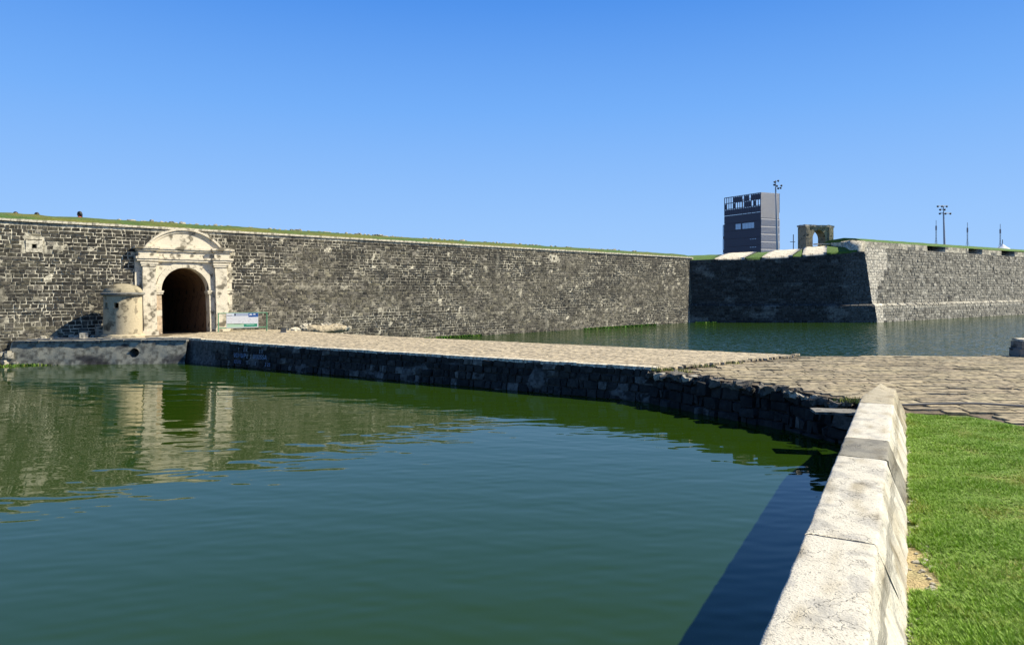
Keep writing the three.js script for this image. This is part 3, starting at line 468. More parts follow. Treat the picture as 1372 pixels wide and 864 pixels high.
// ---------------------------------------------------------------- lawn
const lawnY = (x, z) => .915 + .05 * fbm(x * .35, z * .35, 5, 3);
const lawnPoly = [PT(-14, -.3), PT(15.6, -.3), [7.95, 14.1], [9.05, 13.93], [9.18, 12.6], [9.98, 6], [10.48, 0], [10.48, -14]];
{
  reseed(7007);
  const b = new Buf(), c = .22, id = {}; const get = (i, j) => { const k = i * 1000 + j; if (id[k] === undefined) { const x = -8 + i * c, z = -14 + j * c; const sp = x * pn[0] + z * pn[1], tp = x * pd[0] + z * pd[1], bare = Math.max(smoothstep(fbm(x * 1.1, z * 1.1, 2, 3), .12, .3), smoothstep(sp, .55, .3) * smoothstep(Math.abs(tp - 7.2), 1.3, .8)); id[k] = b.v(x, lawnY(x, z), -z, x, z, [lerp(.13, .62, bare), lerp(.17, .45, bare), lerp(.03, .27, bare)]); } return id[k]; };
  for (let i = 0; i < 85; i++) for (let j = 0; j < 132; j++) { const x = -8 + (i + .5) * c, z = -14 + (j + .5) * c; if (inPoly(lawnPoly, x, z)) b.q(get(i, j), get(i + 1, j), get(i + 1, j + 1), get(i, j + 1)); }
  single('lawn_soil', b.geo(), turfMat, 'soil under the clipped lawn beside the parapet', 'ground', 'structure');
  const sh = new THREE.Shape(lawnPoly.map(([x, z]) => new THREE.Vector2(x, z))); single('lawn_bed', worldUV(new THREE.ExtrudeGeometry(sh, { depth: 1.7, bevelEnabled: false }).rotateX(-Math.PI / 2).translate(0, -.88, 0)), earthMat, 'earth bed below the lawn', 'ground', 'structure');
  // tufts
  const bl = []; for (let k = 0; k < 6; k++) { const a = R(0, 6.28), h = R(.028, .06), w = R(.0025, .0045), l = R(.015, .05), ox = R(-.022, .022), oz = R(-.022, .022), ca = Math.cos(a), sa = Math.sin(a); const q = [[-w, 0, 0], [w, 0, 0], [w * .8, h * .6, l * .4], [-w * .8, h * .6, l * .4], [0, h, l]]; const p = q.map(([x, y, z]) => [x * ca + z * sa + ox, y, -x * sa + z * ca + oz]); for (const t of [[0, 1, 2], [0, 2, 3], [3, 2, 4]]) for (const v of t) bl.push(...p[v]); }
  const tg = new THREE.BufferGeometry(); tg.setAttribute('position', new THREE.Float32BufferAttribute(bl, 3)); tg.setAttribute('uv', new THREE.Float32BufferAttribute(new Float32Array(bl.length / 3 * 2), 2)); tg.computeVertexNormals();
  const gm = new THREE.MeshPhysicalMaterial({ roughness: .75, side: THREE.DoubleSide, transmission: .2, thickness: 0 }); gm.color.setRGB(1, 1, 1);
  const spots = []; let tries = 0;
  while (spots.length < 88000 && tries++ < 400000) { const t = R(2.5, 16), s = R(.0, 5.6), [x, z] = PT(t, s); if (z < 3 || x > z * .76 + 1.6 || !inPoly(lawnPoly, x, z)) continue; const bare = fbm(x * 1.1, z * 1.1, 2, 3); if (bare > .2 && rnd() < .6) continue; const df = s - .02 - .05 * N(t * 2, 3); if (df < .0) continue; if (df < .25 && t > 5.4 && t < 8.6 && fbm(t * 1.3, 1, 6, 2) + .35 * Math.exp(-Math.pow((t - 7.2) / .6, 2)) > df * 1.2 + .02) continue; spots.push([x, z]); }
  const im = new THREE.InstancedMesh(tg, gm, spots.length), m4 = new THREE.Matrix4(), q4 = new THREE.Quaternion(), cc = new THREE.Color(), up = new THREE.Vector3(0, 1, 0);
  spots.forEach(([x, z], k) => { const hgt = clamp(1 + 1.2 * fbm(x * 1.7, z * 1.7, 9, 3), .5, 1.7), s = R(.75, 1.25); m4.compose(new THREE.Vector3(x, lawnY(x, z) - .004, -z), q4.setFromAxisAngle(up, R(0, 6.28)), new THREE.Vector3(s, s * hgt, s)); im.setMatrixAt(k, m4); const dry = smoothstep(fbm(x * .8, z * .8, 31, 3) + R(-.25, .25), .12, .5), g = R(.75, 1.3); im.setColorAt(k, cc.setRGB(lerp(.235, .40, dry) * g, lerp(.40, .38, dry) * g, lerp(.018, .06, dry) * g)); });
  im.name = 'lawn_grass'; im.castShadow = im.receiveShadow = true; im.userData = { label: 'short green clipped grass beside the pale parapet', category: 'grass', kind: 'stuff' }; scene.add(im);
  // pipe along the forecourt edge
  const pts = [[7.75, .96, 14.75], [8.3, 1.0, 14.66], [8.9, 1.03, 14.6], [9.6, 1.05, 14.5], [10.4, 1.045, 14.2], [11.5, 1.03, 13.9], [13.5, 1.03, 13.3]].map(a => P(...a));
  single('water_pipe', new THREE.TubeGeometry(new THREE.CatmullRomCurve3(pts), 60, .022, 8), mat([.16, .155, .15], { roughness: .6 }), 'thin grey pipe lying across the slabs past the lawn edge', 'pipe');
  // stone chips at the parapet foot
  const chips = []; for (let k = 0; k < 260; k++) { const t = R(4, 14), s = R(.0, .10) + (t > 6.3 && t < 8.2 ? R(0, .16) : 0), [x, z] = PT(t, s), w = R(.01, .035); chips.push(roughen(new THREE.IcosahedronGeometry(w, 0), w * .5, 20, k).scale(1, .6, 1).translate(x, lawnY(x, z) + .004, -z)); }
  single('stone_chips', merge(chips), copingMat, 'tan stone chips at the foot of the pale parapet', 'gravel', 'stuff');
  // slab ledge between broken wall and parapet
  const sl = worldUV(roughen(new THREE.BoxGeometry(.9, .05, .5, 6, 1, 4), .02, 3)); const ledge = single('ledge_slab', sl, concreteMat, 'thin concrete slab at water side between broken wall and parapet end', 'slab'); ledge.position.copy(P(6.85, .82, 14.85)); ledge.rotation.y = -.2;
}

// ---------------------------------------------------------------- bastion
{
  reseed(9009);
  const g = thing('bastion', 'angular stone bastion with a shadowed flank, pale corner and gun embrasures across the far moat', 'bastion', P(17.8, 0, 69));
  const HB = 7, b2 = .5, b3 = .86, FX = 17.95, cut = .317;
  const plinth = h => h < 1.72 ? .26 : 0;
  // flank in shade, along the group's x axis
  const fEnd = h => FX - .78 * h / HB + cut * plinth(h);
  const fTop = s => s < 9 ? lerp(6.15, 6.5, s / 9) : lerp(6.5, 7.12, (s - 9) / 7.5);
  const fp = (s, h, o) => { const hh = h; return [Math.min(s, fEnd(hh)), hh, o + plinth(hh) - b2 * hh / HB]; };
  const fl = courses(-1.5, FX, -.3, 7.0, [.24, .34], [.4, .9], (sa, sb, ha, hb) => hb > fTop((sa + sb) / 2) - .02 || sa > fEnd(hb) - .1 || (ha < 1.72 && hb > 1.78 && false));
  const fresh = (s, h) => smoothstep(s + 1.5 * fbm(s * .3, h * .5, 3, 3), 14.2, 15.6);
  const patch = (s, h) => smoothstep(fbm(s * .35, h * .6, 44, 4) + (h < 1.75 ? .12 : 0), .14, .3);
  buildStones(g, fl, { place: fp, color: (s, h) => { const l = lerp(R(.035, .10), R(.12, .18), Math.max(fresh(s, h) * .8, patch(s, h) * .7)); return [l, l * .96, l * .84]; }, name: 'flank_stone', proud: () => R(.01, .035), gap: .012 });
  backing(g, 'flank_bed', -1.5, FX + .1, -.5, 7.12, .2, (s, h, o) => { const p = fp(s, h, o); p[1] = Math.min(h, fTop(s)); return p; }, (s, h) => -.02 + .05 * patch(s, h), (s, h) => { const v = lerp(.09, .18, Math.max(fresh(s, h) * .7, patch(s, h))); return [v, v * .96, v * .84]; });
  // sunlit face
  const f = new THREE.Group(); f.name = 'sunlit_face'; f.position.set(FX, 0, 0); f.rotation.y = Math.atan2(.575, .818); g.add(f);
  const sStart = h => -.35 * h / HB - .316 * plinth(h);
  const rp = (s, h, o) => [Math.max(s, sStart(h)), h, o + plinth(h) - b3 * h / HB];
  const RT = 7.45, quoin = h => (h < 1.9 ? 1.4 : lerp(.8, 3.9, smoothstep(h, 2.6, 6))) + .9 * fbm(1, h * 1.4, 5, 3);
  const rl = courses(-1.2, 62, -.3, RT, [.2, .34], [.3, .8], (sa, sb, ha, hb) => sb < sStart(ha) + .15);
  const strip = (s, h) => h > 1.35 && h < 1.86 ? smoothstep(fbm(s * .3, 1, 8, 3) + .2, -.05, .1) : 0;
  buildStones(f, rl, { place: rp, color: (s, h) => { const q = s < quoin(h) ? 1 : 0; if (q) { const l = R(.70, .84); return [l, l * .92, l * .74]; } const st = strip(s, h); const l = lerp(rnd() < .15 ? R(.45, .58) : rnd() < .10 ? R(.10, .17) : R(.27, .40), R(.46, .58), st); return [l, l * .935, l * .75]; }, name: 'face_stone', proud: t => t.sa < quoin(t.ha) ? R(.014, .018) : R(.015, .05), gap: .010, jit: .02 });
  backing(f, 'face_bed', -1.3, 62, -.5, RT, .25, rp, (s, h) => -.02 + (s < quoin(h) ? .01 : .06 * smoothstep(fbm(s * .9, h * .9, 61, 3), .1, .35)), (s, h) => { const v = (s < quoin(h) ? .6 : .42) * (1 + .8 * fbm(s * 1.5, h * 1.5, 71, 3)); return [v, v * .96, v * .85]; });
  // merlons above, open embrasures between them
  const zt = -b3 * RT / HB, gaps = [[12.8, 17.1], [23, 26.8], [32.4, 36.5], [42.5, 46.3], [52, 56]]; let s0 = sStart(RT) - .05;
  const merl = (a, c) => { let s = a, k = 0; const m = new THREE.Group(); m.name = 'merlon'; f.add(m); for (let h = RT; h < 8.02; h += .3) { let q = a; while (q < c - .05) { let e = q + R(.6, 1.1); if (e > c - .3) e = c; const l = R(0, 1); mesh('merlon_stone', worldUV(roughen(new THREE.BoxGeometry(e - q - .012, .29, 3.4, 3, 2, 6).translate((q + e) / 2, h + .148, zt - 1.7 - .05 * (h - RT) + R(0, .04)), .04, 2, q + h), .7), l < .45 ? copingMat : l < .8 ? plasterOld : concreteMat, m); q = e; } } };
  for (const [a, c] of gaps) { merl(s0, a); s0 = c; mesh('embrasure_floor', spanBox(a - .1, c + .1, RT - .3, RT - .02, zt - 3.5, zt - .02), concreteMat, f); mesh('embrasure_back', spanBox(a - .3, c + .3, RT - .3, 8.05, zt - 3.8, zt - 3.0), concreteMat, f); } merl(s0, 62);
  // grass over the sunlit parapet
  const b = new Buf(), prof = [[-.5, 8.02], [-.75, 8.2], [-2, 8.5], [-4, 8.72], [-7, 8.7], [-9.5, 8.2], [-9.7, 5.5]], ids = [], ns = 200;
  for (let k = 0; k <= ns; k++) { const s = lerp(.6, 62, k / ns); ids.push(prof.map(([z, y]) => { const n = .06 * fbm(s * .7, z * .7, 4, 3), dry = smoothstep(fbm(s * .4, z * .4, 6, 3), 0, .4); return b.v(s - (z + .5) * .70, y + n + .004 * s, zt + z, s, z, [lerp(.09, .17, dry), lerp(.20, .19, dry), .025]); })); }
  for (let k = 0; k < ns; k++) for (let q = 0; q < prof.length - 1; q++) b.q(ids[k][q], ids[k + 1][q], ids[k + 1][q + 1], ids[k][q + 1]);
  for (let q = 1; q < prof.length - 1; q++) b.i.push(ids[0][0], ids[0][q], ids[0][q + 1]);
  mesh('grass_top', b.geo(), turfMat, f);
  // pointed pale corner merlon above the flank
  { const sh = [[-3.4, 7.0], [0, 6.95], [0, 8.05], [-1.2, 8.16]]; const x1 = fEnd(RT), z1 = -b2; const b4 = new Buf(); const A = [[x1 - 1.35, 7.0, z1 - .05], [x1 + .05, 7.0, z1 + .0], [x1 + .05, 8.05, z1 - .02], [x1 - 1.35, 8.15, z1 - .1]]; const Bk = A.map(([x, y, z], k) => [x + (k === 0 || k === 3 ? .3 : 1.6), y, z - 2.6]); const v = [...A, ...Bk].map(p => b4.v(...p, p[0] * .7, p[1] * .7 + p[2] * .4, [1, 1, 1])); b4.q(v[0], v[1], v[2], v[3]); b4.q(v[3], v[2], v[6], v[7]); b4.q(v[4], v[0], v[3], v[7]); b4.q(v[1], v[5], v[6], v[2]); mesh('corner_merlon', b4.geo().toNonIndexed(), copingMat, g); }
  // sloping parapet top above the flank: pale stone ramps and grass between them
  const zf = -b2 * 6.5 / HB; const ramp = (u0, u1, sk, mt, lift, name, rise = .78, dep = 3.0) => {
    const bb = new Buf(), n = 6, rows = []; for (let k = 0; k <= n; k++) { const q = k / n, x0 = lerp(u0, u1, q); rows.push([[x0, fTop(x0) - .25 + lift, zf + .02], [x0, fTop(x0) + lift, zf - .02], [x0 + sk * .5, fTop(x0) + rise * .55 + lift + .03 * N(x0 * 2, 1), zf - dep * .5], [x0 + sk, fTop(x0) + rise + lift + .04 * N(x0 * 2, 4), zf - dep], [x0 + sk, fTop(x0) - .4, zf - dep - .4]].map(([x, y, z]) => bb.v(x, y, z, x * .7, z * .7, mt === turfMat ? [.11, .2, .03] : [1, 1, 1]))); }
    for (let k = 0; k < n; k++) for (let q = 0; q < 4; q++) bb.q(rows[k][q], rows[k + 1][q], rows[k + 1][q + 1], rows[k][q + 1]); for (const k of [0, n]) for (let q = 1; q < 4; q++) bb.i.push(rows[k][0], rows[k][q], rows[k][q + 1]);
    mesh(name, bb.geo().toNonIndexed(), mt, g); };
  ramp(-1.5, 2.3, 1.6, turfMat, 0, 'grass_ramp', .62); ramp(2.3, 5.3, 2.2, plasterMat, .07, 'stone_ramp', .7); ramp(5.3, 7.0, 2.2, turfMat, 0, 'grass_ramp', .72); ramp(7.0, 10.0, 2.2, plasterMat, .07, 'stone_ramp', .8); ramp(10.0, 11.0, 2.2, turfMat, 0, 'grass_ramp', .8); ramp(11.0, 13.4, 1.4, plasterMat, .07, 'stone_ramp', .85); ramp(13.4, 16.4, .6, turfMat, .05, 'grass_ramp', .75);
  mesh('stone_edge', worldUV(roughen(new THREE.BoxGeometry(4.2, .12, .4, 12, 1, 2).rotateZ(.02).translate(15.6, 7.95, zf - 3.1), .05, 2)), copingMat, g);
  // terreplein
  mesh('terreplein', worldUV(spanBox(-12, 17.5, 6.2, 6.7, -16, -3.9)), earthMat, g); mesh('terreplein_rise', worldUV(spanBox(9.5, 20, 6.6, 7.2, -15, -4.6)), earthMat, g);
}

// ---------------------------------------------------------------- ruined arch on the bastion
{
  reseed(1110);
  const g = thing('ruined_arch', 'small ruined stone structure with an arched opening on top of the bastion', 'ruin', P(35.2, 7.35, 80.2), .32);
  const st = mat([.34, .30, .19], { map: plasterMap, bumpMap: stoneBump, bumpScale: .05 });
  const sh = new THREE.Shape(); sh.moveTo(-2.0, 0); sh.lineTo(2.0, 0); sh.lineTo(1.95, 3.0); sh.lineTo(1.7, 3.22); sh.lineTo(.6, 3.16); sh.lineTo(-.8, 3.24); sh.lineTo(-1.7, 3.18); sh.lineTo(-2.0, 2.95); sh.lineTo(-2.0, 0);
  const ho = new THREE.Path(); ho.moveTo(-.95, .4); ho.lineTo(.85, .4); ho.lineTo(.85, 1.8); ho.quadraticCurveTo(.75, 2.45, -.05, 2.75); ho.quadraticCurveTo(-.85, 2.45, -.95, 1.8); ho.closePath(); sh.holes.push(ho);
  mesh('wall', worldUV(new THREE.ExtrudeGeometry(sh, { depth: 1.2, bevelEnabled: false, curveSegments: 10 }).translate(0, 0, -1.2), .6), st, g);
  mesh('cornice', worldUV(roughen(new THREE.BoxGeometry(4.15, .22, 1.4, 20, 2, 8).translate(0, 3.12, -.6), .14, 1.4), .6), plasterOld, g);
  for (const [x, w] of [[-1.75, .5], [1.55, .6]]) mesh('pilaster', worldUV(roughen(new THREE.BoxGeometry(w, 3.0, .2, 3, 12, 2).translate(x, 1.5, .06), .08, 2, x), .6), st, g);
  mesh('recessed_panel', worldUV(roughen(new THREE.BoxGeometry(.3, 1.6, .12, 2, 8, 2).translate(1.25, 1.5, .03), .05, 2), .6), concreteMat, g);
  for (let k = 0; k < 3; k++) mesh('gate_bar', bar(new THREE.Vector3(-.8 + k * .28, .4, -1.0), new THREE.Vector3(-.8 + k * .28, 2.0 + .1 * k, -1.0), .025), darkMetal, g);
  mesh('sill_block', worldUV(roughen(new THREE.BoxGeometry(1.2, .35, .5, 5, 2, 2).translate(.6, .55, .1), .1, 2)), plasterOld, g);
  const p = thing('post', 'thin post with a crossbar beside the ruined arch', 'post', P(30.6, 6.9, 76.2)); mesh('upright', bar(new THREE.Vector3(0, -.2, 0), new THREE.Vector3(0, 2.3, 0), .045), darkMetal, p); mesh('crossbar', bar(new THREE.Vector3(-.35, 1.5, 0), new THREE.Vector3(.2, 1.5, 0), .035), darkMetal, p);
}

// ---------------------------------------------------------------- far buildings and masts
{
  const g = thing('tower_block', 'dark louvred tower block with pale grey end wall rising behind the bastion', 'building', P(122.6, -.9, 345), 0);
  // near corner at the origin; a = along dark front, b = along pale end
  const a = new THREE.Vector3(-.47, 0, -.88).normalize(), b = new THREE.Vector3(.92, 0, -.39).normalize(), LA = 24.4, LB = 11.9, HT = 51;
  const sub = (dir, nrm, name) => { const q = new THREE.Group(); q.name = name; q.matrixAutoUpdate = false; q.matrix.makeBasis(dir, new THREE.Vector3(0, 1, 0), nrm); q.matrix.decompose(q.position, q.quaternion, q.scale); q.matrixAutoUpdate = true; g.add(q); return q; };
  const nA_ = new THREE.Vector3().crossVectors(a, new THREE.Vector3(0, 1, 0)).negate(), nB_ = new THREE.Vector3().crossVectors(b, new THREE.Vector3(0, 1, 0));
  const navy = mat([.035, .045, .072], { roughness: .5 }), navy2 = mat([.05, .062, .095], { roughness: .5 }), pale = mat([.62, .61, .58], { roughness: .7 }), pale2 = mat([.42, .42, .41], { roughness: .7 }), glass = mat([.35, .45, .55], { roughness: .12, metalness: .4 });
  // core volume
  const core = new THREE.BufferGeometry(); { const c = [new THREE.Vector3(), a.clone().multiplyScalar(LA), a.clone().multiplyScalar(LA).addScaledVector(b, LB), b.clone().multiplyScalar(LB)].map((v, k) => v.clone().addScaledVector(a, k === 0 || k === 3 ? .25 : -.25).addScaledVector(b, k < 2 ? .25 : -.25)); const pos = []; const Q = (p, q, r, s) => pos.push(...p, ...q, ...r, ...p, ...r, ...s); const lo = c.map(v => [v.x, 0, v.z]), hi = c.map(v => [v.x, 41.5, v.z]); for (let k = 0; k < 4; k++) { const k2 = (k + 1) % 4; Q(lo[k], lo[k2], hi[k2], hi[k]); } Q(...hi); core.setAttribute('position', new THREE.Float32BufferAttribute(pos, 3)); core.setAttribute('uv', new THREE.Float32BufferAttribute(new Float32Array(pos.length / 3 * 2), 2)); core.computeVertexNormals(); }
  mesh('core', core, navy2, g);
  const A = sub(a, nA_, 'dark_front'), B = sub(b, nB_, 'pale_end');
  const sgnA = 1;
  // dark front: floor panels with thin reveals, window band, open lattice above
  for (let k = 0; k < 10; k++) { const y0 = 1 + k * 4.05, y1 = y0 + 3.92; if (k === 8) { mesh('louvre_panel', spanBox(0, 4.3, y0, y1, -.1, .12), navy, A); mesh('louvre_panel', spanBox(12.2, 13.0, y0, y1, -.1, .12), navy, A); mesh('louvre_panel', spanBox(16.8, LA, y0, y1, -.1, .12), navy, A); mesh('louvre_panel', spanBox(4.3, 16.8, y0, y0 + .5, -.1, .11), navy, A); mesh('louvre_panel', spanBox(4.3, 16.8, y1 - .5, y1, -.1, .11), navy, A); for (const [x0, x1] of [[4.35, 6.3], [6.4, 8.2], [8.3, 10.2], [10.3, 12.1], [13.1, 15], [15.1, 16.7]]) mesh('window_pane', spanBox(x0, x1, y0 + .55, y1 - .55, -.12, -.05), glass, A); } else mesh('louvre_panel', spanBox(0, LA, y0, y1, -.1, .12), navy, A);
    if (k < 7) for (let q = 0; q < 3; q++) mesh('window_pane', spanBox(3 + q * 1.5, 3.9 + q * 1.5, y0 + 3.0, y0 + 3.3, .13, .17), glass, A); }
  for (let y = 41.8; y <= HT; y += 3.05) mesh('lattice_rail', spanBox(0, LA, y - .18, y + .18, -.15, .1), navy2, A);
  for (let x = .2; x < LA; x += 1.5) mesh('lattice_post', spanBox(x - .2, x + .2, 41.6, HT, -.1, .14), navy2, A);
  for (let r = 0; r < 3; r++) for (let k = 0; k < 16; k++) { reseed(50 + k * 7 + r * 101); const open = r === 0 ? .12 : r === 1 ? (k > 9 ? .8 : .35) : (k > 9 ? .85 : .55); if (rnd() < open) continue; mesh('lattice_panel', spanBox(.35 + k * 1.5, 1.55 + k * 1.5, 42 + r * 3.05, 44.5 + r * 3.05, -.05, .05), navy, A); }
  mesh('stair_spine', spanBox(LA, LA + 1.0, 0, 37, -1.8, .05), navy2, A); for (let k = 0; k < 5; k++) mesh('spine_bay', spanBox(LA + .2, LA + 1.1, 3 + k * 7, 8.6 + k * 7, -1.7, .12), glass, A);
  // pale end wall: louvre storeys and vertical fins on top
  for (let k = 0; k < 10; k++) { const y0 = 1 + k * 3.75; mesh('louvre_panel', spanBox(0, LB, y0, y0 + 3.6, -.1, .1), pale, B); for (let q = 1; q < 6; q++) mesh('louvre_blade', spanBox(.05, LB - .05, y0 + q * .6 - .08, y0 + q * .6 + .06, .1, .22), pale2, B); }
  for (let x = .15; x < LB; x += .62) mesh('fin', spanBox(x - .18, x + .18, 38.6, HT, -.3, .12), pale, B); for (const y of [38.8, 42, 45, 48, HT]) mesh('fin_rail', spanBox(0, LB, y - .15, y + .15, -.35, -.1), pale2, B);
  // rear lattice posts so that the open crown has depth
  const C = sub(a, nA_, 'rear_crown'); C.position.copy(b).multiplyScalar(LB); for (let x = .2; x < LA; x += 3) mesh('lattice_post', spanBox(x - .13, x + .13, 41.6, HT, -.1, .1), navy2, C); mesh('lattice_rail', spanBox(0, LA, HT - .4, HT, -.1, .1), navy2, C);
}
function floodMast(X, Z, top, label, lamps, lean) {
  const g = thing('floodlight_mast', label, 'floodlight', P(X, -.9, Z), 0, 'sports floodlight masts'); const h = top + .9, k = Z / 176;
  const pole = mesh('pole', new THREE.CylinderGeometry(.16 * k, .42 * k, h, 10).translate(0, h / 2, 0), steel, g); pole.rotation.z = lean;
  const hd = new THREE.Group(); hd.name = 'lamp_head'; hd.position.set(-Math.sin(lean) * h, Math.cos(lean) * h, 0); g.add(hd);
  for (const y of [...new Set(lamps.map(l => l[1]))]) { const xs = lamps.filter(l => l[1] === y).map(l => l[0]); mesh('crossarm', bar(new THREE.Vector3(Math.min(...xs) - .2, y, 0), new THREE.Vector3(Math.max(...xs, 0) + .2, y, 0), .09 * k), steel, hd); }
  mesh('head_post', bar(new THREE.Vector3(0, -.4, 0), new THREE.Vector3(0, Math.max(...lamps.map(l => l[1])), 0), .1 * k), steel, hd);
  for (const [x, y] of lamps) { const l = mesh('lamp_housing', new THREE.CylinderGeometry(.14 * k, .27 * k, .34 * k, 10).rotateX(1.1).translate(x, y - .1, .25), darkMetal, hd); }
}
floodMast(67.1, 176, 28.6, 'tall floodlight mast beside the dark tower block', [[-.3, 1.4], [.6, 1.7], [-.4, .7], [.3, .4], [1.4, .5], [.6, -.2], [1.2, -.1]], .03);
floodMast(145, 234, 28.6, 'tall floodlight mast with rows of lamps above the grassy bastion', [[-2, 2], [-.6, 2], [1, 2], [-1.2, .9], [.3, .9], [-1.3, -.4], [.6, -.4], [2.2, -.4]], .03);
for (const [u, v, near] of [[1255, 295, 'between the bastion corner and the floodlight'], [1297, 298, 'past the floodlight'], [1341, 300, 'beside the white tent']]) {
  const Z = 300, X = (u - W / 2) / F * Z, top = EYE + (HORIZON - v) / F * Z + .9; const g = thing('guyed_mast', `thin guyed lattice mast ${near}, above the grass`, 'mast', P(X, -.9, Z), 0, 'guyed masts behind the bastion');
  const legs = []; for (const a of [0, 2.1, 4.2]) legs.push(bar(new THREE.Vector3(Math.cos(a) * .28, 0, Math.sin(a) * .28), new THREE.Vector3(Math.cos(a) * .2, top * .93, Math.sin(a) * .2), .055, 5)); mesh('mast_legs', merge(legs), darkMetal, g);
  const br = []; for (let y = 1; y < top * .92; y += 1.2) br.push(bar(new THREE.Vector3(-.26, y, 0), new THREE.Vector3(.26, y + .6, 0), .03, 4)); mesh('lacing', merge(br), darkMetal, g);
  mesh('antenna', bar(new THREE.Vector3(0, top * .92, 0), new THREE.Vector3(0, top, 0), .09, 5), darkMetal, g); mesh('antenna_panel', boxG(.55, 1.8, .3, 0, top * .9, 0), steel, g); mesh('spreader', bar(new THREE.Vector3(-1.5, top * .6, 0), new THREE.Vector3(1.5, top * .6, 0), .05, 5), darkMetal, g);
  for (const sd of [-1, 1]) { mesh('guy_wire', bar(new THREE.Vector3(0, top * .78, 0), new THREE.Vector3(sd * 1.5, top * .6, 0), .035, 4), darkMetal, g); mesh('guy_wire', bar(new THREE.Vector3(sd * 1.5, top * .6, 0), new THREE.Vector3(sd * 6, 0, 0), .035, 4), darkMetal, g); }
}
{
  const g = thing('tent', 'white peaked tent roof showing above the bastion grass', 'tent', P(73.5, 7.0, 105)); const white = mat([.78, .79, .8], { roughness: .8 });
  const pr = [[2.6, 1.3], [1.9, 1.65], [1.2, 2.05], [.6, 2.45], [.25, 2.75], [.06, 2.95]]; mesh('canopy', new THREE.LatheGeometry(pr.map(p => new THREE.Vector2(p[0], p[1])), 8), white, g); mesh('finial', bar(new THREE.Vector3(0, 2.9, 0), new THREE.Vector3(0, 3.6, 0), .05), darkMetal, g); for (const [x, z] of [[-1.5, -1.5], [1.5, -1.5], [1.5, 1.5], [-1.5, 1.5]]) mesh('leg', bar(new THREE.Vector3(x, 0, z), new THREE.Vector3(x, 1.25, z), .05), white, g);
}

// ---------------------------------------------------------------- sign, box, rubble, blocks by the gate
{
  const g = thing('sign_barrier', 'green metal barrier holding a white and blue printed banner beside the gateway', 'barrier', P(-14.45, 1.075, 37.55), WALL_TURN - .25);
  const green = mat([.10, .27, .15], { roughness: .5 }); const x0 = -1.2, x1 = 1.25, V3 = (x, y, z = 0) => new THREE.Vector3(x, y, z);
  for (const x of [x0, x1]) { const p = mesh('post', bar(V3(x, -.05), V3(x, 1.03), .032, 8), green, g); mesh('foot', boxG(.06, .03, .45, x, .0, 0), green, p); }
  mesh('top_rail', bar(V3(x0, 1.0), V3(x1, 1.0), .028, 8), green, g); mesh('bottom_rail', bar(V3(x0, .22), V3(x1, .22), .028, 8), green, g); mesh('stiffener', bar(V3(x0 + .5, .22), V3(x0 + .5, 1.0), .018, 6), green, g); mesh('stiffener', bar(V3(x1 - .5, .22), V3(x1 - .5, 1.0), .018, 6), green, g);
  const cv = document.createElement('canvas'); cv.width = 512; cv.height = 256; const c = cv.getContext('2d'); c.fillStyle = '#f4f6f8'; c.fillRect(0, 0, 512, 256);
  c.fillStyle = '#b9c6dd'; c.fillRect(90, 0, 290, 52); c.fillStyle = '#e8f2fb'; c.fillRect(70, 4, 50, 40); c.fillStyle = '#101a2c'; c.fillRect(126, 8, 22, 38); c.fillRect(8, 36, 82, 9); c.fillStyle = '#1f5fae'; c.fillRect(352, 0, 160, 72); c.fillStyle = '#eef4fb'; c.beginPath(); c.arc(390, 40, 26, 3.14, 6.29); c.fill(); c.beginPath(); c.arc(450, 34, 22, 3.14, 6.29); c.fill(); c.fillStyle = '#173a80'; c.fillRect(362, 52, 70, 10); c.fillRect(470, 14, 30, 24);
  c.strokeStyle = '#7a86a0'; c.lineWidth = 3; for (let k = 0; k < 8; k++) { c.beginPath(); c.moveTo(164 + k * 24, 22); c.lineTo(180 + k * 24, 22); c.moveTo(164 + k * 24, 38); c.lineTo(180 + k * 24, 38); c.stroke(); }
  reseed(4); for (let k = 0; k < 70; k++) { c.strokeStyle = ['#9aa4b4', '#b7bfc9', '#c98f98', '#7f8da3'][k % 4]; c.lineWidth = R(1, 3); const x = R(8, 490), y = R(84, 172); c.beginPath(); c.moveTo(x, y); c.lineTo(x + R(-8, 26), y + R(-14, 14)); c.stroke(); }
  c.fillStyle = '#7aa06a'; c.fillRect(8, 182, 270, 12); c.fillStyle = '#3d5d2c'; c.fillRect(120, 184, 110, 10); c.fillStyle = '#bfe6c4'; c.fillRect(8, 196, 264, 48); c.fillStyle = '#2f9a78'; c.fillRect(276, 188, 222, 56); c.fillStyle = '#a9d9c4'; c.fillRect(320, 200, 130, 12);
  const t = new THREE.CanvasTexture(cv); t.colorSpace = THREE.SRGBColorSpace;
  const bn = mesh('banner', boxG(1.62, .8, .012, 0, .61, .02), mat([.5, .55, .5], { roughness: .7 }), g); const bm = new THREE.MeshStandardMaterial({ map: t, roughness: .7, side: THREE.DoubleSide }); bm.color.setRGB(.8, .8, .8); mesh('banner_print', new THREE.PlaneGeometry(1.6, .78).translate(0, .61, .03), bm, bn);
}
{
  const g = thing('black_box', 'small black floodlight box on the pavement in front of the green barrier', 'box', P(-12.05, 1.07, 36.9), .5);
  mesh('housing', new THREE.BoxGeometry(.24, .2, .2).translate(0, .14, 0), darkMetal, g); mesh('base', boxG(.3, .04, .24, 0, .02, 0), steel, g); mesh('front_rim', boxG(.26, .22, .03, 0, .145, .11), darkMetal, g);
}
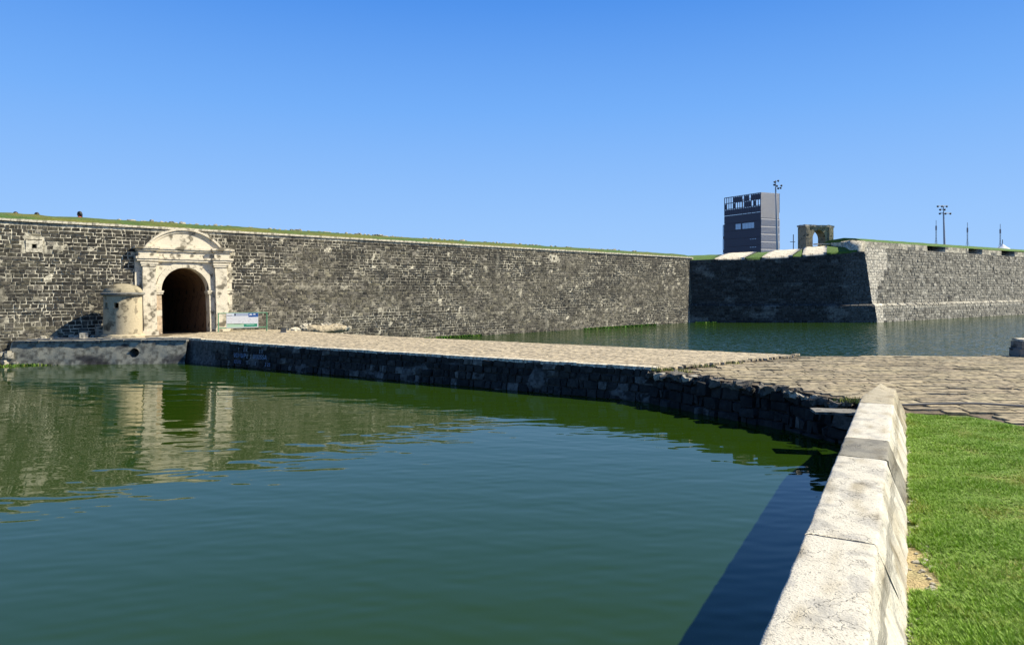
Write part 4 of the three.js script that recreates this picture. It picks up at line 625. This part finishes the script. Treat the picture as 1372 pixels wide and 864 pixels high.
{
  reseed(12012);
  const heap = thing('rubble_heap', 'heap of pale broken mortar and stones against the foot of the fort wall', 'rubble', P(-10.9, 1.0, 40.6));
  for (let k = 0; k < 46; k++) { const x = R(-1.6, 1.3), f = 1 - Math.abs(x + .1) / 1.9, w = R(.10, .34) * (.6 + .6 * f); mesh('rubble_stone', worldUV(roughen(new THREE.BoxGeometry(w, w * R(.5, .9), w * R(.7, 1.1), 2, 2, 2), w * .5, 3, k).rotateY(R(0, 3)).rotateX(R(-.4, .4)).translate(x, R(-.05, .48) * Math.max(f, .1), -x * .85 + R(-.2, .35))), rnd() < .7 ? copingMat : plasterOld, heap); }
  mesh('mortar_mound', worldUV(roughen(new THREE.SphereGeometry(1, 24, 12).scale(1.6, .3, .6).rotateY(.75), .25, 1.4)), coralTanish, heap);
  const blk = (name, label, x, y, z, w, h, d, mt, turn) => { const m = single(name, worldUV(roughen(new THREE.BoxGeometry(w, h, d, 4, 4, 4), .05, 3, x)), mt, label, 'stone'); m.position.copy(P(x, y + h / 2, z)); m.rotation.y = turn; };
  blk('stone_block', 'pale squared stone block on the quay left of the sentry box', -19.75, 1.08, 32.35, .32, .28, .3, copingMat, .4);
  blk('stone_plinth', 'low squared plinth against the wall beside the sentry box', -19.55, 1.06, 33.45, .55, .55, .4, plasterOld, .75);
  // tumbled stones at the left end of the quay
  for (let k = 0; k < 14; k++) { const s = -8.9 + R(-.3, 1.5), w = R(.16, .36); const g = roughen(new THREE.BoxGeometry(w, w * .7, w * .8, 3, 3, 3), w * .35, 3, k * 5).rotateY(R(0, 3)); const m = single('fallen_stone', worldUV(g), rnd() < .5 ? copingMat : plasterOld, 'tumbled wall stone at the waterline past the quay end', 'stone', null, 'tumbled stones at the quay end'); const c = Math.cos(WALL_TURN), sn = Math.sin(WALL_TURN), o = R(.25, .6), y = R(0, .75); m.position.set(WALL_O.x + c * s + sn * (o - y * .35), y, WALL_O.z - sn * s + c * (o - y * .35)); }
  for (let k = 0; k < 12; k++) { const s = R(-6.6, -3.4), w = R(.14, .34); const g = roughen(new THREE.BoxGeometry(w, w * .6, w * .8, 3, 3, 3), w * .35, 3, k * 3).rotateY(R(0, 3)); const m = single('loose_stone', worldUV(g), copingMat, 'pale loose stone along the wall foot behind the quay', 'stone', null, 'loose stones behind the quay'); const c = Math.cos(WALL_TURN), sn = Math.sin(WALL_TURN), o = R(.1, .3); m.position.set(WALL_O.x + c * s + sn * o, 1.06 + R(0, .1), WALL_O.z - sn * s + c * o); }
}
// weeds and algae along the waterline
function weeds(label, pts, n, hgt, color) {
  const b = new Buf(); for (let k = 0; k < n; k++) { const q = pts[(rnd() * pts.length) | 0], f = rnd(), x = lerp(q[0], q[2], f), z = lerp(q[1], q[3], f), w = (q[4] ?? .35) * Math.sqrt(Math.max(0, 1 - Math.pow(2 * f - 1, 2))) * R(-1, 1), a = R(0, 6.28), h = hgt * R(.4, 1.1), r = R(.04, .1); const X = x + w * .5, Z = z + w; const c = color.map(v => v * R(.7, 1.35)); const p = [[X - r * Math.cos(a), -.02, Z - r * Math.sin(a)], [X + r * Math.cos(a), -.02, Z + r * Math.sin(a)], [X + R(-.06, .06), h, Z + R(-.06, .06)]].map(([i, j, l]) => b.v(i, j, -l, i, l, c)); b.i.push(...p); }
  return single('waterline_weed', b.geo(), mat([1, 1, 1], { vertexColors: true }), label, 'weeds', 'stuff');
}
{
  reseed(13013);
  const wl = (s0, s1, w) => { const c = Math.cos(WALL_TURN), sn = Math.sin(WALL_TURN), f = s => [WALL_O.x + c * s + sn * .3, -(WALL_O.z - sn * s + c * .3)]; return [...f(s0), ...f(s1), w]; };
  weeds('bright green weeds at the foot of the long fort wall', [wl(15, 20, .3), wl(16, 19, .3), wl(31, 41, .5), wl(33, 40, .5)], 1600, .16, [.10, .20, .02]);
  weeds('green weeds at the shaded bastion foot', [[17.9, 68.4, 20, 68.4, .3]], 250, .14, [.10, .20, .02]);
  weeds('green algae and weeds below the quay wall', [[-22.9, 30.9, -19.6, 31.5, .28], [-24.2, 30.2, -21.2, 31.1, .4], [-19.6, 31.6, -15.2, 32.25, .07]], 1500, .09, [.09, .15, .02]);
}

{ // weeds on the broken edge of the causeway
  reseed(14014); const b = new Buf();
  for (const [x, z, r, n] of [[4.5, 21.0, .35, 130], [5.0, 20.6, .3, 70], [6.0, 21.9, .4, 60], [7.2, 22.9, .4, 50], [7.3, 15.3, .3, 90], [7.55, 15.0, .2, 60]]) for (let k = 0; k < n; k++) { const a = R(0, 6.28), q = r * Math.sqrt(rnd()), X = x + q * Math.cos(a), Z = z + q * Math.sin(a) * .6, w = R(.006, .016), h = R(.04, .13), g = R(.7, 1.3), c = [.22 * g, .24 * g, .05 * g], d = R(0, 6.28); const p = [[X - w * Math.cos(d), .96, Z - w * Math.sin(d)], [X + w * Math.cos(d), .96, Z + w * Math.sin(d)], [X + R(-.05, .05), .98 + h, Z + R(-.05, .05)]].map(([i, j, l]) => b.v(i, j, -l, i, l, c)); b.i.push(...p); }
  single('edge_weed', b.geo(), mat([1, 1, 1], { vertexColors: true }), 'yellow green weeds along the broken wall edge and step', 'weeds', 'stuff');
}
// ---------------------------------------------------------------- people seated behind the grassy crest
{
  const seg = (p, a, b, ra, rb) => { const pa = p.clone().sub(a), ba = b.clone().sub(a), t = clamp(pa.dot(ba) / ba.dot(ba), 0, 1); return pa.addScaledVector(ba, -t).length() - lerp(ra, rb, t); };
  const v = (x, y, z) => new THREE.Vector3(x, y, z), bones = [[v(0, .12, 0), v(0, .38, -.02), .15, .15], [v(0, .38, -.02), v(0, .54, 0), .15, .12], [v(0, .52, 0), v(0, .66, .01), .06, .05]];
  for (const s of [-1, 1]) { bones.push([v(s * .05, .53, 0), v(s * .17, .51, 0), .07, .065], [v(s * .18, .51, 0), v(s * .25, .28, .05), .055, .042], [v(s * .25, .28, .05), v(s * .1, .2, .26), .042, .03], [v(s * .1, .2, .26), v(s * .04, .18, .32), .032, .02], [v(s * .1, .10, .02), v(s * .32, .12, .32), .10, .07], [v(s * .32, .12, .32), v(-s * .08, .06, .36), .065, .045], [v(-s * .08, .06, .36), v(-s * .2, .05, .38), .04, .03]); }
  const head = [[v(0, .76, .01), v(0, .81, .015), .092, .1], [v(0, .70, .04), v(0, .76, .03), .055, .07], [v(0, .745, .11), v(0, .765, .1), .014, .012]];
  function march(fn, res, half, cy) { const mc = new MarchingCubes(res, new THREE.MeshBasicMaterial(), false, false, 200000); mc.isolation = 0; for (let z = 0; z < res; z++) for (let y = 0; y < res; y++) for (let x = 0; x < res; x++) mc.field[x + y * res + z * res * res] = -fn(v((x - res / 2) / (res / 2) * half, (y - res / 2) / (res / 2) * half + cy, (z - res / 2) / (res / 2) * half)); mc.update(); const n = mc.count, p = new Float32Array(n * 3), q = new Float32Array(n * 3); for (let k = 0; k < n * 3; k++) { p[k] = mc.positionArray[k] * half + (k % 3 === 1 ? cy : 0); q[k] = mc.normalArray[k]; } const g = new THREE.BufferGeometry(); g.setAttribute('position', new THREE.BufferAttribute(p, 3)); g.setAttribute('normal', new THREE.BufferAttribute(q, 3)); g.setAttribute('uv', new THREE.BufferAttribute(new Float32Array(n * 2), 2)); return g; }
  const smin = (a, b, k) => { const h = clamp(.5 + .5 * (b - a) / k, 0, 1); return lerp(b, a, h) - k * h * (1 - h); };
  const bodyG = march(p => [...bones, ...head].reduce((d, [a, b, ra, rb]) => smin(d, seg(p, a, b, ra, rb), .03), 9), 56, .52, .44);
  const shirtG = march(p => Math.max(bones.slice(0, 2).concat(bones.slice(3, 5), bones.slice(10, 12)).reduce((d, [a, b, ra, rb]) => smin(d, seg(p, a, b, ra + .014, rb + .014), .03), 9), .08 - p.y), 48, .42, .38);
  const hairG = march(p => Math.max(smin(seg(p, v(0, .79, -.01), v(0, .82, 0), .108, .112), seg(p, v(0, .74, -.06), v(0, .62, -.08), .07, .05), .04), -(seg(p, v(0, .72, .1), v(0, .8, .12), .085, .08))), 40, .3, .76);
  const skin = mat([.22, .12, .075]), hair = mat([.012, .010, .010], { roughness: .6 });
  for (const [u, vTop, Z, shirt, label, turn, sc] of [[106, 282.8, 36.0, [.42, .06, .10], 'person in a red top with dark hair seated behind the grassy crest', -1.2, 1], [48.5, 284.2, 35.0, [.10, .11, .14], 'person whose dark hair shows above the grass, next to the person in red', -.6, 1], [20, 283.2, 34.7, [.16, .15, .13], 'person whose dark hair just shows above the grass, farther along the crest', .8, 1]]) {
    const top = EYE + (HORIZON - vTop) / F * Z; const g = thing('person', label, 'person', P((u - W / 2) / F * Z, top - .935, Z), turn, 'people seated on the rampart');
    mesh('body', bodyG, skin, g); mesh('shirt', shirtG, mat(shirt), g); mesh('hair', hairG, hair, g);
  }
}

renderer.render(scene, camera);
